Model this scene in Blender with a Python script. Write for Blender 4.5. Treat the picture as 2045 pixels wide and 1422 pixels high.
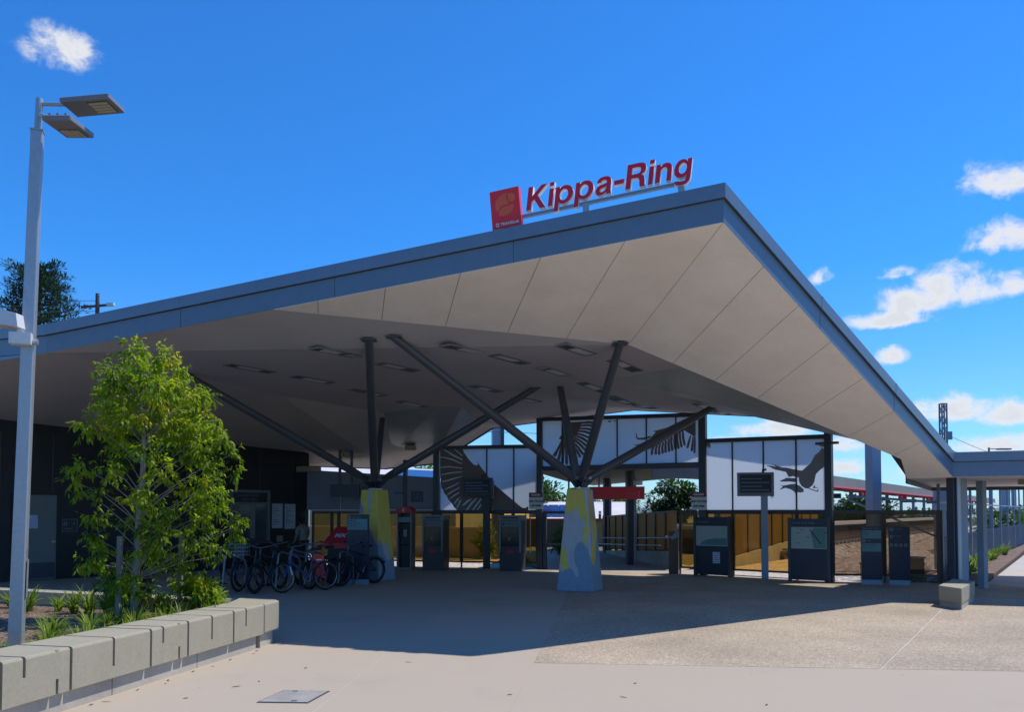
import bpy, bmesh, math, random
from mathutils import Vector, Matrix, Euler
from mathutils.geometry import tessellate_polygon
R = math.radians
for o in list(bpy.data.objects): bpy.data.objects.remove(o, do_unlink=True)
sc = bpy.context.scene
col = sc.collection
random.seed(7)

# ------------------------------------------------------------------ camera
cam = bpy.data.cameras.new('camera'); camo = bpy.data.objects.new('camera', cam); col.objects.link(camo)
camo.location = (0, 0, 1.75); camo.rotation_euler = (R(92), 0, 0)
cam.sensor_width = 36; cam.lens = 1600 / 2045 * 36; cam.shift_y = 0.1247
cam.clip_start = 0.1; cam.clip_end = 60000
sc.camera = camo

# ------------------------------------------------------------------ sky, sun, exposure
SUN_AZ, SUN_EL = R(72), R(60)
sdir = Vector((math.sin(SUN_AZ) * math.cos(SUN_EL), math.cos(SUN_AZ) * math.cos(SUN_EL), math.sin(SUN_EL)))
sl = bpy.data.lights.new('sun', 'SUN'); sl.energy = 4.6; sl.angle = R(0.53); sl.color = (1.0, 0.95, 0.87)
so = bpy.data.objects.new('sun', sl); col.objects.link(so); so.rotation_euler = sdir.to_track_quat('Z', 'Y').to_euler()
so.location = (20, 10, 40)
w = bpy.data.worlds.new('World'); sc.world = w; w.use_nodes = True
nt = w.node_tree; nt.nodes.clear()
def N(t, **k):
    n = nt.nodes.new(t)
    for a, b in k.items(): setattr(n, a, b)
    return n
def lk(a, b): nt.links.new(a, b)
sky = N('ShaderNodeTexSky', sky_type='NISHITA'); sky.sun_disc = False
sky.sun_elevation = SUN_EL; sky.sun_rotation = SUN_AZ; sky.air_density = 1.0; sky.dust_density = 0.0; sky.ozone_density = 1.6
hs = N('ShaderNodeVectorMath', operation='MULTIPLY'); lk(sky.outputs[0], hs.inputs[0])   # deeper blue overhead, paler towards the horizon all round
hr = N('ShaderNodeMapRange'); hr.inputs[1].default_value = 0.0; hr.inputs[2].default_value = 0.28; ht = N('ShaderNodeMix', data_type='RGBA'); ht.inputs[6].default_value = (.62, 1.0, 1.36, 1); ht.inputs[7].default_value = (.225, .93, 1.74, 1); lk(hr.outputs[0], ht.inputs[0]); lk(ht.outputs[2], hs.inputs[1])
bg = N('ShaderNodeBackground'); bg.inputs[1].default_value = 0.115; lk(hs.outputs[0], bg.inputs[0])
tc = N('ShaderNodeTexCoord'); sx = N('ShaderNodeSeparateXYZ'); lk(tc.outputs['Generated'], sx.inputs[0])
def mth(op, a, b=None, c=None):
    n = N('ShaderNodeMath', operation=op)
    for i, v in enumerate((a, b, c)):
        if v is None: continue
        if isinstance(v, (int, float)): n.inputs[i].default_value = v
        else: lk(v, n.inputs[i])
    return n.outputs[0]
lk(sx.outputs[2], hr.inputs[0])
az = mth('ARCTAN2', sx.outputs[0], sx.outputs[1]); el = mth('ARCSINE', sx.outputs[2])
ae = N('ShaderNodeCombineXYZ'); lk(az, ae.inputs[0]); lk(el, ae.inputs[1])
n1 = N('ShaderNodeTexNoise'); n1.inputs['Scale'].default_value = 26; n1.inputs['Detail'].default_value = 11; n1.inputs['Roughness'].default_value = 0.66; n1.inputs['Distortion'].default_value = 0.35
mp = N('ShaderNodeMapping'); mp.inputs['Scale'].default_value = (1, 1.1, 1); lk(ae.outputs[0], mp.inputs[0]); lk(mp.outputs[0], n1.inputs['Vector'])
n2 = N('ShaderNodeTexNoise'); n2.inputs['Scale'].default_value = 11; n2.inputs['Detail'].default_value = 3; lk(mp.outputs[0], n2.inputs['Vector'])
# scattered fair-weather clouds: azimuth, elevation, half width, half height (degrees), thickness
CL = [(-30.2, 26.7, 3.2, 2.0, .40), (-29.2, 27.2, 1.5, 1.2, .66), (32.0, 19.5, 2.7, 1.35, .95), (32.0, 16.3, 2.7, 1.25, .97), (25.4, 12.2, 3.0, .8, 1.0), (27.2, 13.2, 2.7, 1.55, 1.0), (28.4, 13.9, 2.2, 1.75, 1.0),
      (30.2, 13.3, 2.8, 1.25, 1.0), (26.0, 15.1, 1.5, .6, .74), (32.3, 13.4, 1.4, 1.0, .85), (25.4, 9.9, 1.4, .8, .95), (21.4, 15.4, 1.0, .8, .45),
      (29.2, 6.3, 3.2, 1.15, 1.0), (32.0, 5.9, 2.4, 1.2, .95), (18.5, 5.5, 3.2, 1.0, .95), (23, 4.5, 3.0, 1.0, .9), (31, 4.0, 3.5, .8, .85),
      (15.0, 4.6, 2.5, .7, .6), (20.0, 2.8, 5.5, .8, .75), (28.5, 2.2, 4.5, .8, .7), (45, 9, 5, 2, .9), (58, 6, 6, 2, .9), (40, 17, 3, 1.6, .8),
      (-52, 8, 6, 2, .8), (-75, 12, 6, 2.2, .9), (80, 8, 7, 2.5, .9), (105, 14, 6, 2.5, .9), (-110, 9, 8, 2.5, .9), (140, 8, 8, 2.5, .9), (-150, 12, 7, 2.4, .9), (175, 7, 7, 2.2, .9)]
acc = None
for a, e, ra, re, th in CL:
    s = N('ShaderNodeVectorMath', operation='SUBTRACT'); lk(ae.outputs[0], s.inputs[0]); s.inputs[1].default_value = (R(a), R(e), 0)
    d = N('ShaderNodeVectorMath', operation='DIVIDE'); lk(s.outputs[0], d.inputs[0]); d.inputs[1].default_value = (R(ra), R(re), 1)
    q_ = N('ShaderNodeSeparateXYZ'); lk(d.outputs[0], q_.inputs[0]); yy = mth('MAXIMUM', q_.outputs[1], mth('MULTIPLY', q_.outputs[1], -1.6)); q2 = N('ShaderNodeCombineXYZ'); lk(q_.outputs[0], q2.inputs[0]); lk(yy, q2.inputs[1])   # flatter base than top
    l = N('ShaderNodeVectorMath', operation='LENGTH'); lk(q2.outputs[0], l.inputs[0])
    v = mth('MULTIPLY_ADD', l.outputs['Value'], -1.0, 0.72 + .34 * th)
    v = mth('MINIMUM', v, .22 + .55 * th ** 2)
    acc = v if acc is None else mth('MAXIMUM', acc, v)
cv = mth('ADD', acc, mth('MULTIPLY_ADD', n1.outputs['Fac'], 2.2, -1.07))
cv = mth('ADD', cv, mth('MULTIPLY_ADD', n2.outputs['Fac'], .5, -0.25))
mr = N('ShaderNodeMapRange', interpolation_type='SMOOTHSTEP'); mr.inputs[1].default_value = 0.0; mr.inputs[2].default_value = 0.8; lk(cv, mr.inputs[0])
mr.inputs[4].default_value = 0.97
cr = N('ShaderNodeValToRGB'); lk(cv, cr.inputs[0])
cr.color_ramp.elements[0].position = .15; cr.color_ramp.elements[0].color = (.86, .90, .96, 1)
cr.color_ramp.elements[1].position = 1.3 / 1.3; cr.color_ramp.elements[1].color = (.80, .83, .88, 1); ce_ = cr.color_ramp.elements.new(.55); ce_.color = (.95, .95, .95, 1)
bc = N('ShaderNodeBackground'); bc.inputs[1].default_value = 0.93; lk(cr.outputs[0], bc.inputs[0])
mx = N('ShaderNodeMixShader'); lk(mr.outputs[0], mx.inputs[0]); lk(bg.outputs[0], mx.inputs[1]); lk(bc.outputs[0], mx.inputs[2])
wo = N('ShaderNodeOutputWorld'); lk(mx.outputs[0], wo.inputs[0])
sc.render.engine = 'CYCLES'
sc.view_settings.view_transform = 'Standard'; sc.view_settings.look = 'None'; sc.view_settings.exposure = 0.0; sc.view_settings.gamma = 1
try: sc.cycles.transparent_max_bounces = 14; sc.cycles.max_bounces = 7; sc.cycles.diffuse_bounces = 4; sc.cycles.glossy_bounces = 3
except Exception: pass

# ------------------------------------------------------------------ materials
def newmat(name):
    m = bpy.data.materials.new(name); m.use_nodes = True
    t = m.node_tree; b = t.nodes['Principled BSDF']
    return m, t, b
def mat(name, c, rough=.6, metal=0., var=.10, sc_=1.2, fine=45., bump=0., spec=.4, c2=None, fvar=.06, stretch=(1, 1, 1), spots=0):
    """base colour with a broad stain, a fine grain and optional relief, all in world space"""
    m, t, b = newmat(name); L = t.links.new
    g = t.nodes.new('ShaderNodeNewGeometry'); mp = t.nodes.new('ShaderNodeMapping'); L(g.outputs['Position'], mp.inputs[0]); mp.inputs['Scale'].default_value = stretch
    a = t.nodes.new('ShaderNodeTexNoise'); a.inputs['Scale'].default_value = sc_; a.inputs['Detail'].default_value = 7; a.inputs['Roughness'].default_value = .65; L(mp.outputs[0], a.inputs['Vector'])
    f = t.nodes.new('ShaderNodeTexNoise'); f.inputs['Scale'].default_value = fine; f.inputs['Detail'].default_value = 3; L(g.outputs['Position'], f.inputs['Vector'])
    mr = t.nodes.new('ShaderNodeMapRange'); mr.inputs[1].default_value = .3; mr.inputs[2].default_value = .7; L(a.outputs['Fac'], mr.inputs[0])
    mr.inputs[3].default_value = 1 - var; mr.inputs[4].default_value = 1 + var
    mf = t.nodes.new('ShaderNodeMapRange'); mf.inputs[1].default_value = .3; mf.inputs[2].default_value = .7; L(f.outputs['Fac'], mf.inputs[0])
    mf.inputs[3].default_value = 1 - fvar; mf.inputs[4].default_value = 1 + fvar
    mu = t.nodes.new('ShaderNodeMath'); mu.operation = 'MULTIPLY'; L(mr.outputs[0], mu.inputs[0]); L(mf.outputs[0], mu.inputs[1])
    if spots:      # trodden gum and drips: sparse round dark spots of uneven size
        v = t.nodes.new('ShaderNodeTexVoronoi'); v.inputs['Scale'].default_value = spots; L(g.outputs['Position'], v.inputs['Vector'])
        sr_ = t.nodes.new('ShaderNodeSeparateColor'); L(v.outputs['Color'], sr_.inputs[0])
        th_ = t.nodes.new('ShaderNodeMath'); th_.operation = 'MULTIPLY'; th_.inputs[1].default_value = .07; L(sr_.outputs[0], th_.inputs[0])
        gt_ = t.nodes.new('ShaderNodeMath'); gt_.operation = 'LESS_THAN'; L(v.outputs['Distance'], gt_.inputs[0]); L(th_.outputs[0], gt_.inputs[1])
        dk = t.nodes.new('ShaderNodeMath'); dk.operation = 'MULTIPLY_ADD'; dk.inputs[1].default_value = -.22; dk.inputs[2].default_value = 1; L(gt_.outputs[0], dk.inputs[0])
        m3 = t.nodes.new('ShaderNodeMath'); m3.operation = 'MULTIPLY'; L(mu.outputs[0], m3.inputs[0]); L(dk.outputs[0], m3.inputs[1]); mu = m3
    vs = t.nodes.new('ShaderNodeVectorMath'); vs.operation = 'SCALE'; L(mu.outputs[0], vs.inputs['Scale'])
    if c2:
        mc = t.nodes.new('ShaderNodeMix'); mc.data_type = 'RGBA'; mc.inputs[6].default_value = (*c, 1); mc.inputs[7].default_value = (*c2, 1)
        m2 = t.nodes.new('ShaderNodeMapRange'); m2.inputs[1].default_value = .42; m2.inputs[2].default_value = .6; L(a.outputs['Fac'], m2.inputs[0]); L(m2.outputs[0], mc.inputs[0])
        L(mc.outputs[2], vs.inputs[0])
    else: vs.inputs[0].default_value = c
    L(vs.outputs[0], b.inputs['Base Color'])
    b.inputs['Roughness'].default_value = rough; b.inputs['Metallic'].default_value = metal; b.inputs['Specular IOR Level'].default_value = spec
    if bump:
        bp = t.nodes.new('ShaderNodeBump'); bp.inputs['Strength'].default_value = bump; bp.inputs['Distance'].default_value = .01
        L(f.outputs['Fac'], bp.inputs['Height']); L(bp.outputs[0], b.inputs['Normal'])
    return m
def speckle(name, cols, scale, rough=.85, bump=.6, var=.12, vsc=.6):
    """pebbles: one tone per voronoi cell plus a broad stain"""
    m, t, b = newmat(name); L = t.links.new
    g = t.nodes.new('ShaderNodeNewGeometry')
    v = t.nodes.new('ShaderNodeTexVoronoi'); v.inputs['Scale'].default_value = scale; L(g.outputs['Position'], v.inputs['Vector'])
    s = t.nodes.new('ShaderNodeSeparateColor'); L(v.outputs['Color'], s.inputs[0])
    r = t.nodes.new('ShaderNodeValToRGB'); L(s.outputs[0], r.inputs[0]); e = r.color_ramp; e.interpolation = 'LINEAR'
    for i, c in enumerate(cols):
        p = i / (len(cols) - 1)
        if i == 0: x = e.elements[0]
        elif i == len(cols) - 1: x = e.elements[-1]
        else: x = e.elements.new(p)
        x.position = p; x.color = (*c, 1)
    a = t.nodes.new('ShaderNodeTexNoise'); a.inputs['Scale'].default_value = vsc; a.inputs['Detail'].default_value = 6; L(g.outputs['Position'], a.inputs['Vector'])
    mr = t.nodes.new('ShaderNodeMapRange'); mr.inputs[1].default_value = .3; mr.inputs[2].default_value = .7; L(a.outputs['Fac'], mr.inputs[0]); mr.inputs[3].default_value = 1 - var; mr.inputs[4].default_value = 1 + var
    vs = t.nodes.new('ShaderNodeVectorMath'); vs.operation = 'SCALE'; L(mr.outputs[0], vs.inputs['Scale']); L(r.outputs[0], vs.inputs[0]); L(vs.outputs[0], b.inputs['Base Color'])
    b.inputs['Roughness'].default_value = rough; b.inputs['Specular IOR Level'].default_value = .25
    bp = t.nodes.new('ShaderNodeBump'); bp.inputs['Strength'].default_value = bump; bp.inputs['Distance'].default_value = .01; L(v.outputs['Distance'], bp.inputs['Height']); bp.invert = True; L(bp.outputs[0], b.inputs['Normal'])
    return m
def leafmat(name, ramp, scale=3., trans=.5, rough=.45):
    m, t, b = newmat(name); L = t.links.new
    g = t.nodes.new('ShaderNodeNewGeometry')
    a = t.nodes.new('ShaderNodeTexNoise'); a.inputs['Scale'].default_value = scale; a.inputs['Detail'].default_value = 4; L(g.outputs['Position'], a.inputs['Vector'])
    at = t.nodes.new('ShaderNodeAttribute'); at.attribute_name = 'tone'
    ad = t.nodes.new('ShaderNodeMath'); ad.operation = 'MULTIPLY_ADD'; L(at.outputs['Fac'], ad.inputs[0]); ad.inputs[1].default_value = .45
    mr = t.nodes.new('ShaderNodeMapRange'); mr.inputs[1].default_value = .3; mr.inputs[2].default_value = .7; mr.inputs[4].default_value = .55; L(a.outputs['Fac'], mr.inputs[0]); L(mr.outputs[0], ad.inputs[2])
    r = t.nodes.new('ShaderNodeValToRGB'); L(ad.outputs[0], r.inputs[0])
    for i, c in enumerate(ramp):
        p = i / (len(ramp) - 1); e = r.color_ramp
        x = e.elements[0] if i == 0 else e.elements[-1] if i == len(ramp) - 1 else e.elements.new(p)
        x.position = p; x.color = (*c, 1)
    L(r.outputs[0], b.inputs['Base Color']); b.inputs['Roughness'].default_value = rough; b.inputs['Specular IOR Level'].default_value = .35
    tr = t.nodes.new('ShaderNodeBsdfTranslucent'); vs = t.nodes.new('ShaderNodeVectorMath'); vs.operation = 'MULTIPLY'; vs.inputs[1].default_value = (1.5, 1.7, .7); L(r.outputs[0], vs.inputs[0]); L(vs.outputs[0], tr.inputs[0])
    mx = t.nodes.new('ShaderNodeMixShader'); mx.inputs[0].default_value = trans; L(b.outputs[0], mx.inputs[1]); L(tr.outputs[0], mx.inputs[2])
    L(mx.outputs[0], t.nodes['Material Output'].inputs[0])
    return m
def glassmat(name, tint, diff, f=.16, gl=.07):
    m, t, b = newmat(name); L = t.links.new; t.nodes.remove(b)
    tr = t.nodes.new('ShaderNodeBsdfTransparent'); tr.inputs[0].default_value = (*tint, 1)
    di = t.nodes.new('ShaderNodeBsdfDiffuse'); di.inputs[0].default_value = (*diff, 1)
    go = t.nodes.new('ShaderNodeBsdfGlossy'); go.inputs['Roughness'].default_value = .03; go.inputs[0].default_value = (.9, .9, .9, 1)
    a = t.nodes.new('ShaderNodeMixShader'); a.inputs[0].default_value = f; L(tr.outputs[0], a.inputs[1]); L(di.outputs[0], a.inputs[2])
    fr = t.nodes.new('ShaderNodeFresnel'); fr.inputs[0].default_value = 1.4
    c = t.nodes.new('ShaderNodeMixShader'); L(fr.outputs[0], c.inputs[0]); L(a.outputs[0], c.inputs[1]); L(go.outputs[0], c.inputs[2])
    L(c.outputs[0], t.nodes['Material Output'].inputs[0]); return m
def translucent(name, c, tc_, f=.5):
    m, t, b = newmat(name); L = t.links.new
    b.inputs['Base Color'].default_value = (*c, 1); b.inputs['Roughness'].default_value = .5
    g = t.nodes.new('ShaderNodeNewGeometry'); a = t.nodes.new('ShaderNodeTexNoise'); a.inputs['Scale'].default_value = .8; a.inputs['Detail'].default_value = 5; L(g.outputs['Position'], a.inputs['Vector'])
    mr = t.nodes.new('ShaderNodeMapRange'); mr.inputs[3].default_value = .85; mr.inputs[4].default_value = 1.15; L(a.outputs['Fac'], mr.inputs[0])
    vs = t.nodes.new('ShaderNodeVectorMath'); vs.operation = 'SCALE'; vs.inputs[0].default_value = c; L(mr.outputs[0], vs.inputs['Scale']); L(vs.outputs[0], b.inputs['Base Color'])
    tr = t.nodes.new('ShaderNodeBsdfTranslucent'); tr.inputs[0].default_value = (*tc_, 1)
    mx = t.nodes.new('ShaderNodeMixShader'); mx.inputs[0].default_value = f; L(b.outputs[0], mx.inputs[1]); L(tr.outputs[0], mx.inputs[2]); L(mx.outputs[0], t.nodes['Material Output'].inputs[0]); return m
def paintpatch(name):
    """hand-painted patches of grey, yellow and blue on the pillar feet"""
    m, t, b = newmat(name); L = t.links.new
    g = t.nodes.new('ShaderNodeNewGeometry'); mp = t.nodes.new('ShaderNodeMapping'); L(g.outputs['Position'], mp.inputs[0]); mp.inputs['Scale'].default_value = (1.9, 1.9, .75); mp.inputs['Location'].default_value = (3.1, 1.7, .4)
    sp = t.nodes.new('ShaderNodeSeparateXYZ'); L(g.outputs['Position'], sp.inputs[0])
    prev = None
    for seed, colr, thr, zk in ((2.6, (.66, .53, .10), .50, .035), (7.3, (.22, .31, .40), .60, -.10)):
        a = t.nodes.new('ShaderNodeTexNoise'); a.noise_dimensions = '4D'; a.inputs['W'].default_value = seed; a.inputs['Scale'].default_value = .95; a.inputs['Detail'].default_value = 1.6; a.inputs['Distortion'].default_value = .5; L(mp.outputs[0], a.inputs['Vector'])
        m1 = t.nodes.new('ShaderNodeMath'); m1.operation = 'MULTIPLY_ADD'; L(sp.outputs[2], m1.inputs[0]); m1.inputs[1].default_value = zk; L(a.outputs['Fac'], m1.inputs[2])
        m2 = t.nodes.new('ShaderNodeMapRange'); m2.inputs[1].default_value = thr - (.14 if zk < 0 else .0); m2.inputs[2].default_value = thr - (.135 if zk < 0 else -.005); L(m1.outputs[0], m2.inputs[0])
        mc = t.nodes.new('ShaderNodeMix'); mc.data_type = 'RGBA'; mc.inputs[6].default_value = (.46, .46, .47, 1); mc.inputs[7].default_value = (*colr, 1); L(m2.outputs[0], mc.inputs[0])
        if prev is not None: L(prev, mc.inputs[6])
        prev = mc.outputs[2]
    r = mc
    n = t.nodes.new('ShaderNodeTexNoise'); n.inputs['Scale'].default_value = 6; n.inputs['Detail'].default_value = 6; L(g.outputs['Position'], n.inputs['Vector'])
    mr = t.nodes.new('ShaderNodeMapRange'); mr.inputs[3].default_value = .8; mr.inputs[4].default_value = 1.15; L(n.outputs['Fac'], mr.inputs[0])
    vs = t.nodes.new('ShaderNodeVectorMath'); vs.operation = 'SCALE'; L(r.outputs[2], vs.inputs[0]); L(mr.outputs[0], vs.inputs['Scale']); L(vs.outputs[0], b.inputs['Base Color'])
    b.inputs['Roughness'].default_value = .7; return m

M = dict(
 concrete=mat('plaza concrete', (.42, .352, .276), .85, var=.12, sc_=.55, fine=90, bump=.15, c2=(.385, .32, .248), fvar=.05, spots=2.6),
 aggregate=speckle('exposed aggregate', [(.25, .195, .135), (.36, .29, .21), (.395, .32, .235), (.52, .44, .34)], 60, bump=.35, var=.16),
 sealant=mat('pale joint sealant', (.52, .46, .39), .8), path=mat('path concrete', (.45, .40, .34), .85, var=.08, sc_=.6),
 wallc=mat('precast concrete', (.365, .33, .242), .8, var=.20, sc_=2.2, fine=34, bump=.12, c2=(.285, .26, .19), stretch=(1, 1, .45), spots=9),
 kerbc=mat('weathered concrete', (.40, .36, .30), .85, var=.18, sc_=1.5, bump=.1),
 mulch=speckle('bark mulch', [(.05, .03, .02), (.13, .08, .055), (.22, .15, .11), (.30, .22, .17)], 38, bump=1.),
 ballast=speckle('rail ballast', [(.10, .085, .075), (.26, .22, .19), (.36, .32, .29), (.62, .57, .53)], 8, bump=1.),
 gravel=speckle('pale gravel', [(.30, .26, .22), (.48, .42, .36), (.62, .56, .50)], 16, bump=1.),
 land=mat('dry ground', (.16, .15, .08), .95, var=.25, sc_=.05, fine=2., c2=(.09, .11, .045), fvar=.2),
 galv=mat('galvanised steel', (.42, .45, .48), .45, .55, var=.12, sc_=3., fine=25, c2=(.36, .39, .43), stretch=(1, 1, .4)),
 lamphead=mat('grey powder coat', (.20, .20, .22), .45, var=.05), led=mat('lamp lens', (.45, .42, .33), .25, var=.1, sc_=9), whitebox=mat('pale enamel', (.62, .63, .64), .45, var=.06),
 fascia=mat('blue grey fascia paint', (.125, .19, .27), .38, var=.07, sc_=.5, fine=8, fvar=.03), flash=mat('blue grey roof flashing', (.15, .215, .29), .35, .15, var=.07, sc_=.6, fine=8, fvar=.03),
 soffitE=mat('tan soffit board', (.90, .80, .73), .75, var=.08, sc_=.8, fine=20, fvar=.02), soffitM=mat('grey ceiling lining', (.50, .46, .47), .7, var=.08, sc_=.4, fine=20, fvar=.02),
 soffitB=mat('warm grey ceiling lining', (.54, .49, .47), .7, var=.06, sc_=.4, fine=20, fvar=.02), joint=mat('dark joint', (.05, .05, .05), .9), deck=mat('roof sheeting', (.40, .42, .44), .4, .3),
 lid=mat('worn steel lid', (.30, .285, .26), .7, var=.2, sc_=4, bump=.2), steel=mat('dark blue steel paint', (.05, .058, .072), .42, var=.1, sc_=1.5), strut=mat('graphite strut paint', (.105, .108, .118), .36, .2, var=.08, sc_=1.2),
 bluecol=mat('pale blue column paint', (.24, .31, .40), .45, var=.08), pillar=paintpatch('painted patches'),
 black=mat('near black cladding', (.012, .013, .016), .45, var=.15, sc_=.8, stretch=(3, 3, .4)), door=mat('grey door leaf', (.17, .18, .165), .5, var=.1), paper=mat('blue white paper', (.45, .52, .66), .7),
 poster=mat('timetable poster', (.42, .48, .56), .4, var=.2, sc_=2.5, c2=(.34, .43, .53)), frame=mat('grey window frame', (.16, .17, .18), .4), darkglass=mat('shaded window glass', (.05, .075, .09), .12, var=.3, sc_=1.4, spec=.6),
 amberpanel=translucent('golden panel', (.30, .19, .06), (.62, .40, .12), .5), amber=glassmat('amber glass', (.90, .70, .38), (.28, .17, .06), .09), amberdark=glassmat('brown tinted glass', (.74, .63, .51), (.10, .07, .055), .08), clear=glassmat('clear glass', (.86, .90, .92), (.4, .5, .55), .08),
 brownframe=mat('bronze frame', (.09, .055, .035), .5), panel=translucent('opal screen panel', (.26, .34, .47), (.88, .93, .97), .68), birdg=mat('grey printed film', (.29, .29, .32), .6, var=.15, sc_=1.5), birdm=mat('brown printed film', (.19, .145, .14), .6, var=.12, sc_=.7), birdw=translucent('feather gap with painted backlight', (.74, .78, .84), (.92, .95, .98), .2),  # birdw: white base colour stands in for light coming through the opal
 greypanel=mat('slate blue panel', (.21, .225, .28), .55, var=.08), signred=mat('sign red', (.86, .035, .045), .4, var=.04), red=mat('signal red', (.48, .02, .03), .4, var=.05), letter=mat('deep red letter face', (.72, .015, .04), .35, var=.04), letterside=mat('white letter return', (.74, .74, .76), .4), swirl=mat('orange red emblem', (.86, .12, .045), .4), white=mat('white print', (.78, .78, .78), .5, var=.03),
 navy=mat('navy sign enamel', (.018, .024, .045), .35, var=.08), teal=mat('teal sign panel', (.10, .22, .24), .35, var=.12, sc_=3), tealpale=mat('pale map sheet', (.36, .42, .38), .35, var=.12, sc_=3, c2=(.28, .37, .35)), mapgreen=mat('map green', (.10, .22, .18), .4),
 screen=mat('dark display', (.012, .02, .042), .3, spec=.25), machine=mat('machine grey', (.055, .058, .066), .4, var=.06), machinelight=mat('machine silver', (.19, .205, .225), .4), machscreen=mat('machine display', (.012, .03, .035), .1, spec=.6),
 tyre=mat('tyre rubber', (.015, .015, .017), .8), rim=mat('alloy rim', (.22, .24, .27), .35, .6), darkrim=mat('dark rim', (.06, .06, .07), .35, .6), bikeblack=mat('black bike paint', (.015, .016, .02), .35), bikeblue=mat('blue bike paint', (.04, .07, .20), .35), bikered=mat('red bike paint', (.18, .02, .02), .35), bikegrey=mat('silver bike paint', (.12, .13, .15), .35, .4), saddle=mat('black vinyl', (.018, .018, .02), .6), rack=mat('rack tube', (.15, .165, .19), .35, .6, var=.1),
 vest=mat('fluorescent coral cloth', (.85, .09, .06), .8, var=.2, sc_=6), spoke=mat('spoke wire', (.10, .10, .11), .4, .5), wire=mat('white wire', (.35, .36, .38), .5), skin=mat('skin', (.30, .18, .13), .6), shirt=mat('beige grey shirt', (.22, .21, .19), .85, var=.12, sc_=7), trousers=mat('dark trousers', (.025, .027, .035), .85), hair=mat('dark hair', (.012, .010, .010), .7),
 bark=mat('pale bark', (.30, .26, .21), .85, var=.2, sc_=8, bump=.3), barkdark=mat('dark bark', (.10, .075, .055), .9, var=.25, sc_=5, bump=.3), stake=mat('weathered hardwood', (.22, .20, .18), .85, var=.2, sc_=6, stretch=(1, 1, .15)),
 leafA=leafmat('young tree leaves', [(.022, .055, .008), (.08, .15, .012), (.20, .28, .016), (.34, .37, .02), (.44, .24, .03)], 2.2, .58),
 leafB=leafmat('dark foliage', [(.008, .022, .008), (.022, .055, .014), (.05, .10, .02), (.09, .15, .03)], 1.2, .35), leafC=leafmat('bright foliage', [(.02, .05, .012), (.06, .12, .02), (.13, .20, .03), (.22, .26, .05)], 1.0, .45),
 needle=leafmat('pine foliage', [(.006, .018, .012), (.014, .036, .022), (.028, .060, .032), (.045, .085, .04)], .4, .2), strap=leafmat('strappy leaves', [(.035, .07, .012), (.10, .17, .02), (.22, .28, .04), (.42, .42, .13)], 5., .4), drygrass=leafmat('yellow grass', [(.10, .11, .02), (.20, .20, .04), (.30, .28, .07)], 3., .4),
 rail=mat('rail steel', (.16, .11, .085), .5, .5), sleeper=mat('concrete sleeper', (.30, .28, .26), .9), platform=mat('platform face', (.07, .045, .035), .9, var=.15), platedge=mat('white platform edge', (.72, .70, .68), .7), pinkbeam=mat('red canopy beam', (.55, .10, .12), .45),
 roofgrey=mat('grey brown canopy roof', (.20, .19, .175), .6, var=.1, sc_=.3), fencemesh=mat('blue grey fence steel', (.15, .20, .27), .5, .2), screenp=mat('dark privacy panel', (.075, .105, .15), .6, var=.1), housew=mat('pale roof tin', (.66, .62, .60), .5), solar=mat('solar cell', (.02, .035, .13), .15, spec=.6, var=.2, sc_=1.5), bricky=mat('beige wall', (.36, .30, .22), .85, var=.1), timber=mat('brown paling', (.13, .085, .05), .85, var=.2, sc_=3), hill=mat('forested hill', (.055, .09, .06), .95, var=.3, sc_=.002, fine=.01, fvar=.2),
)

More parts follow.
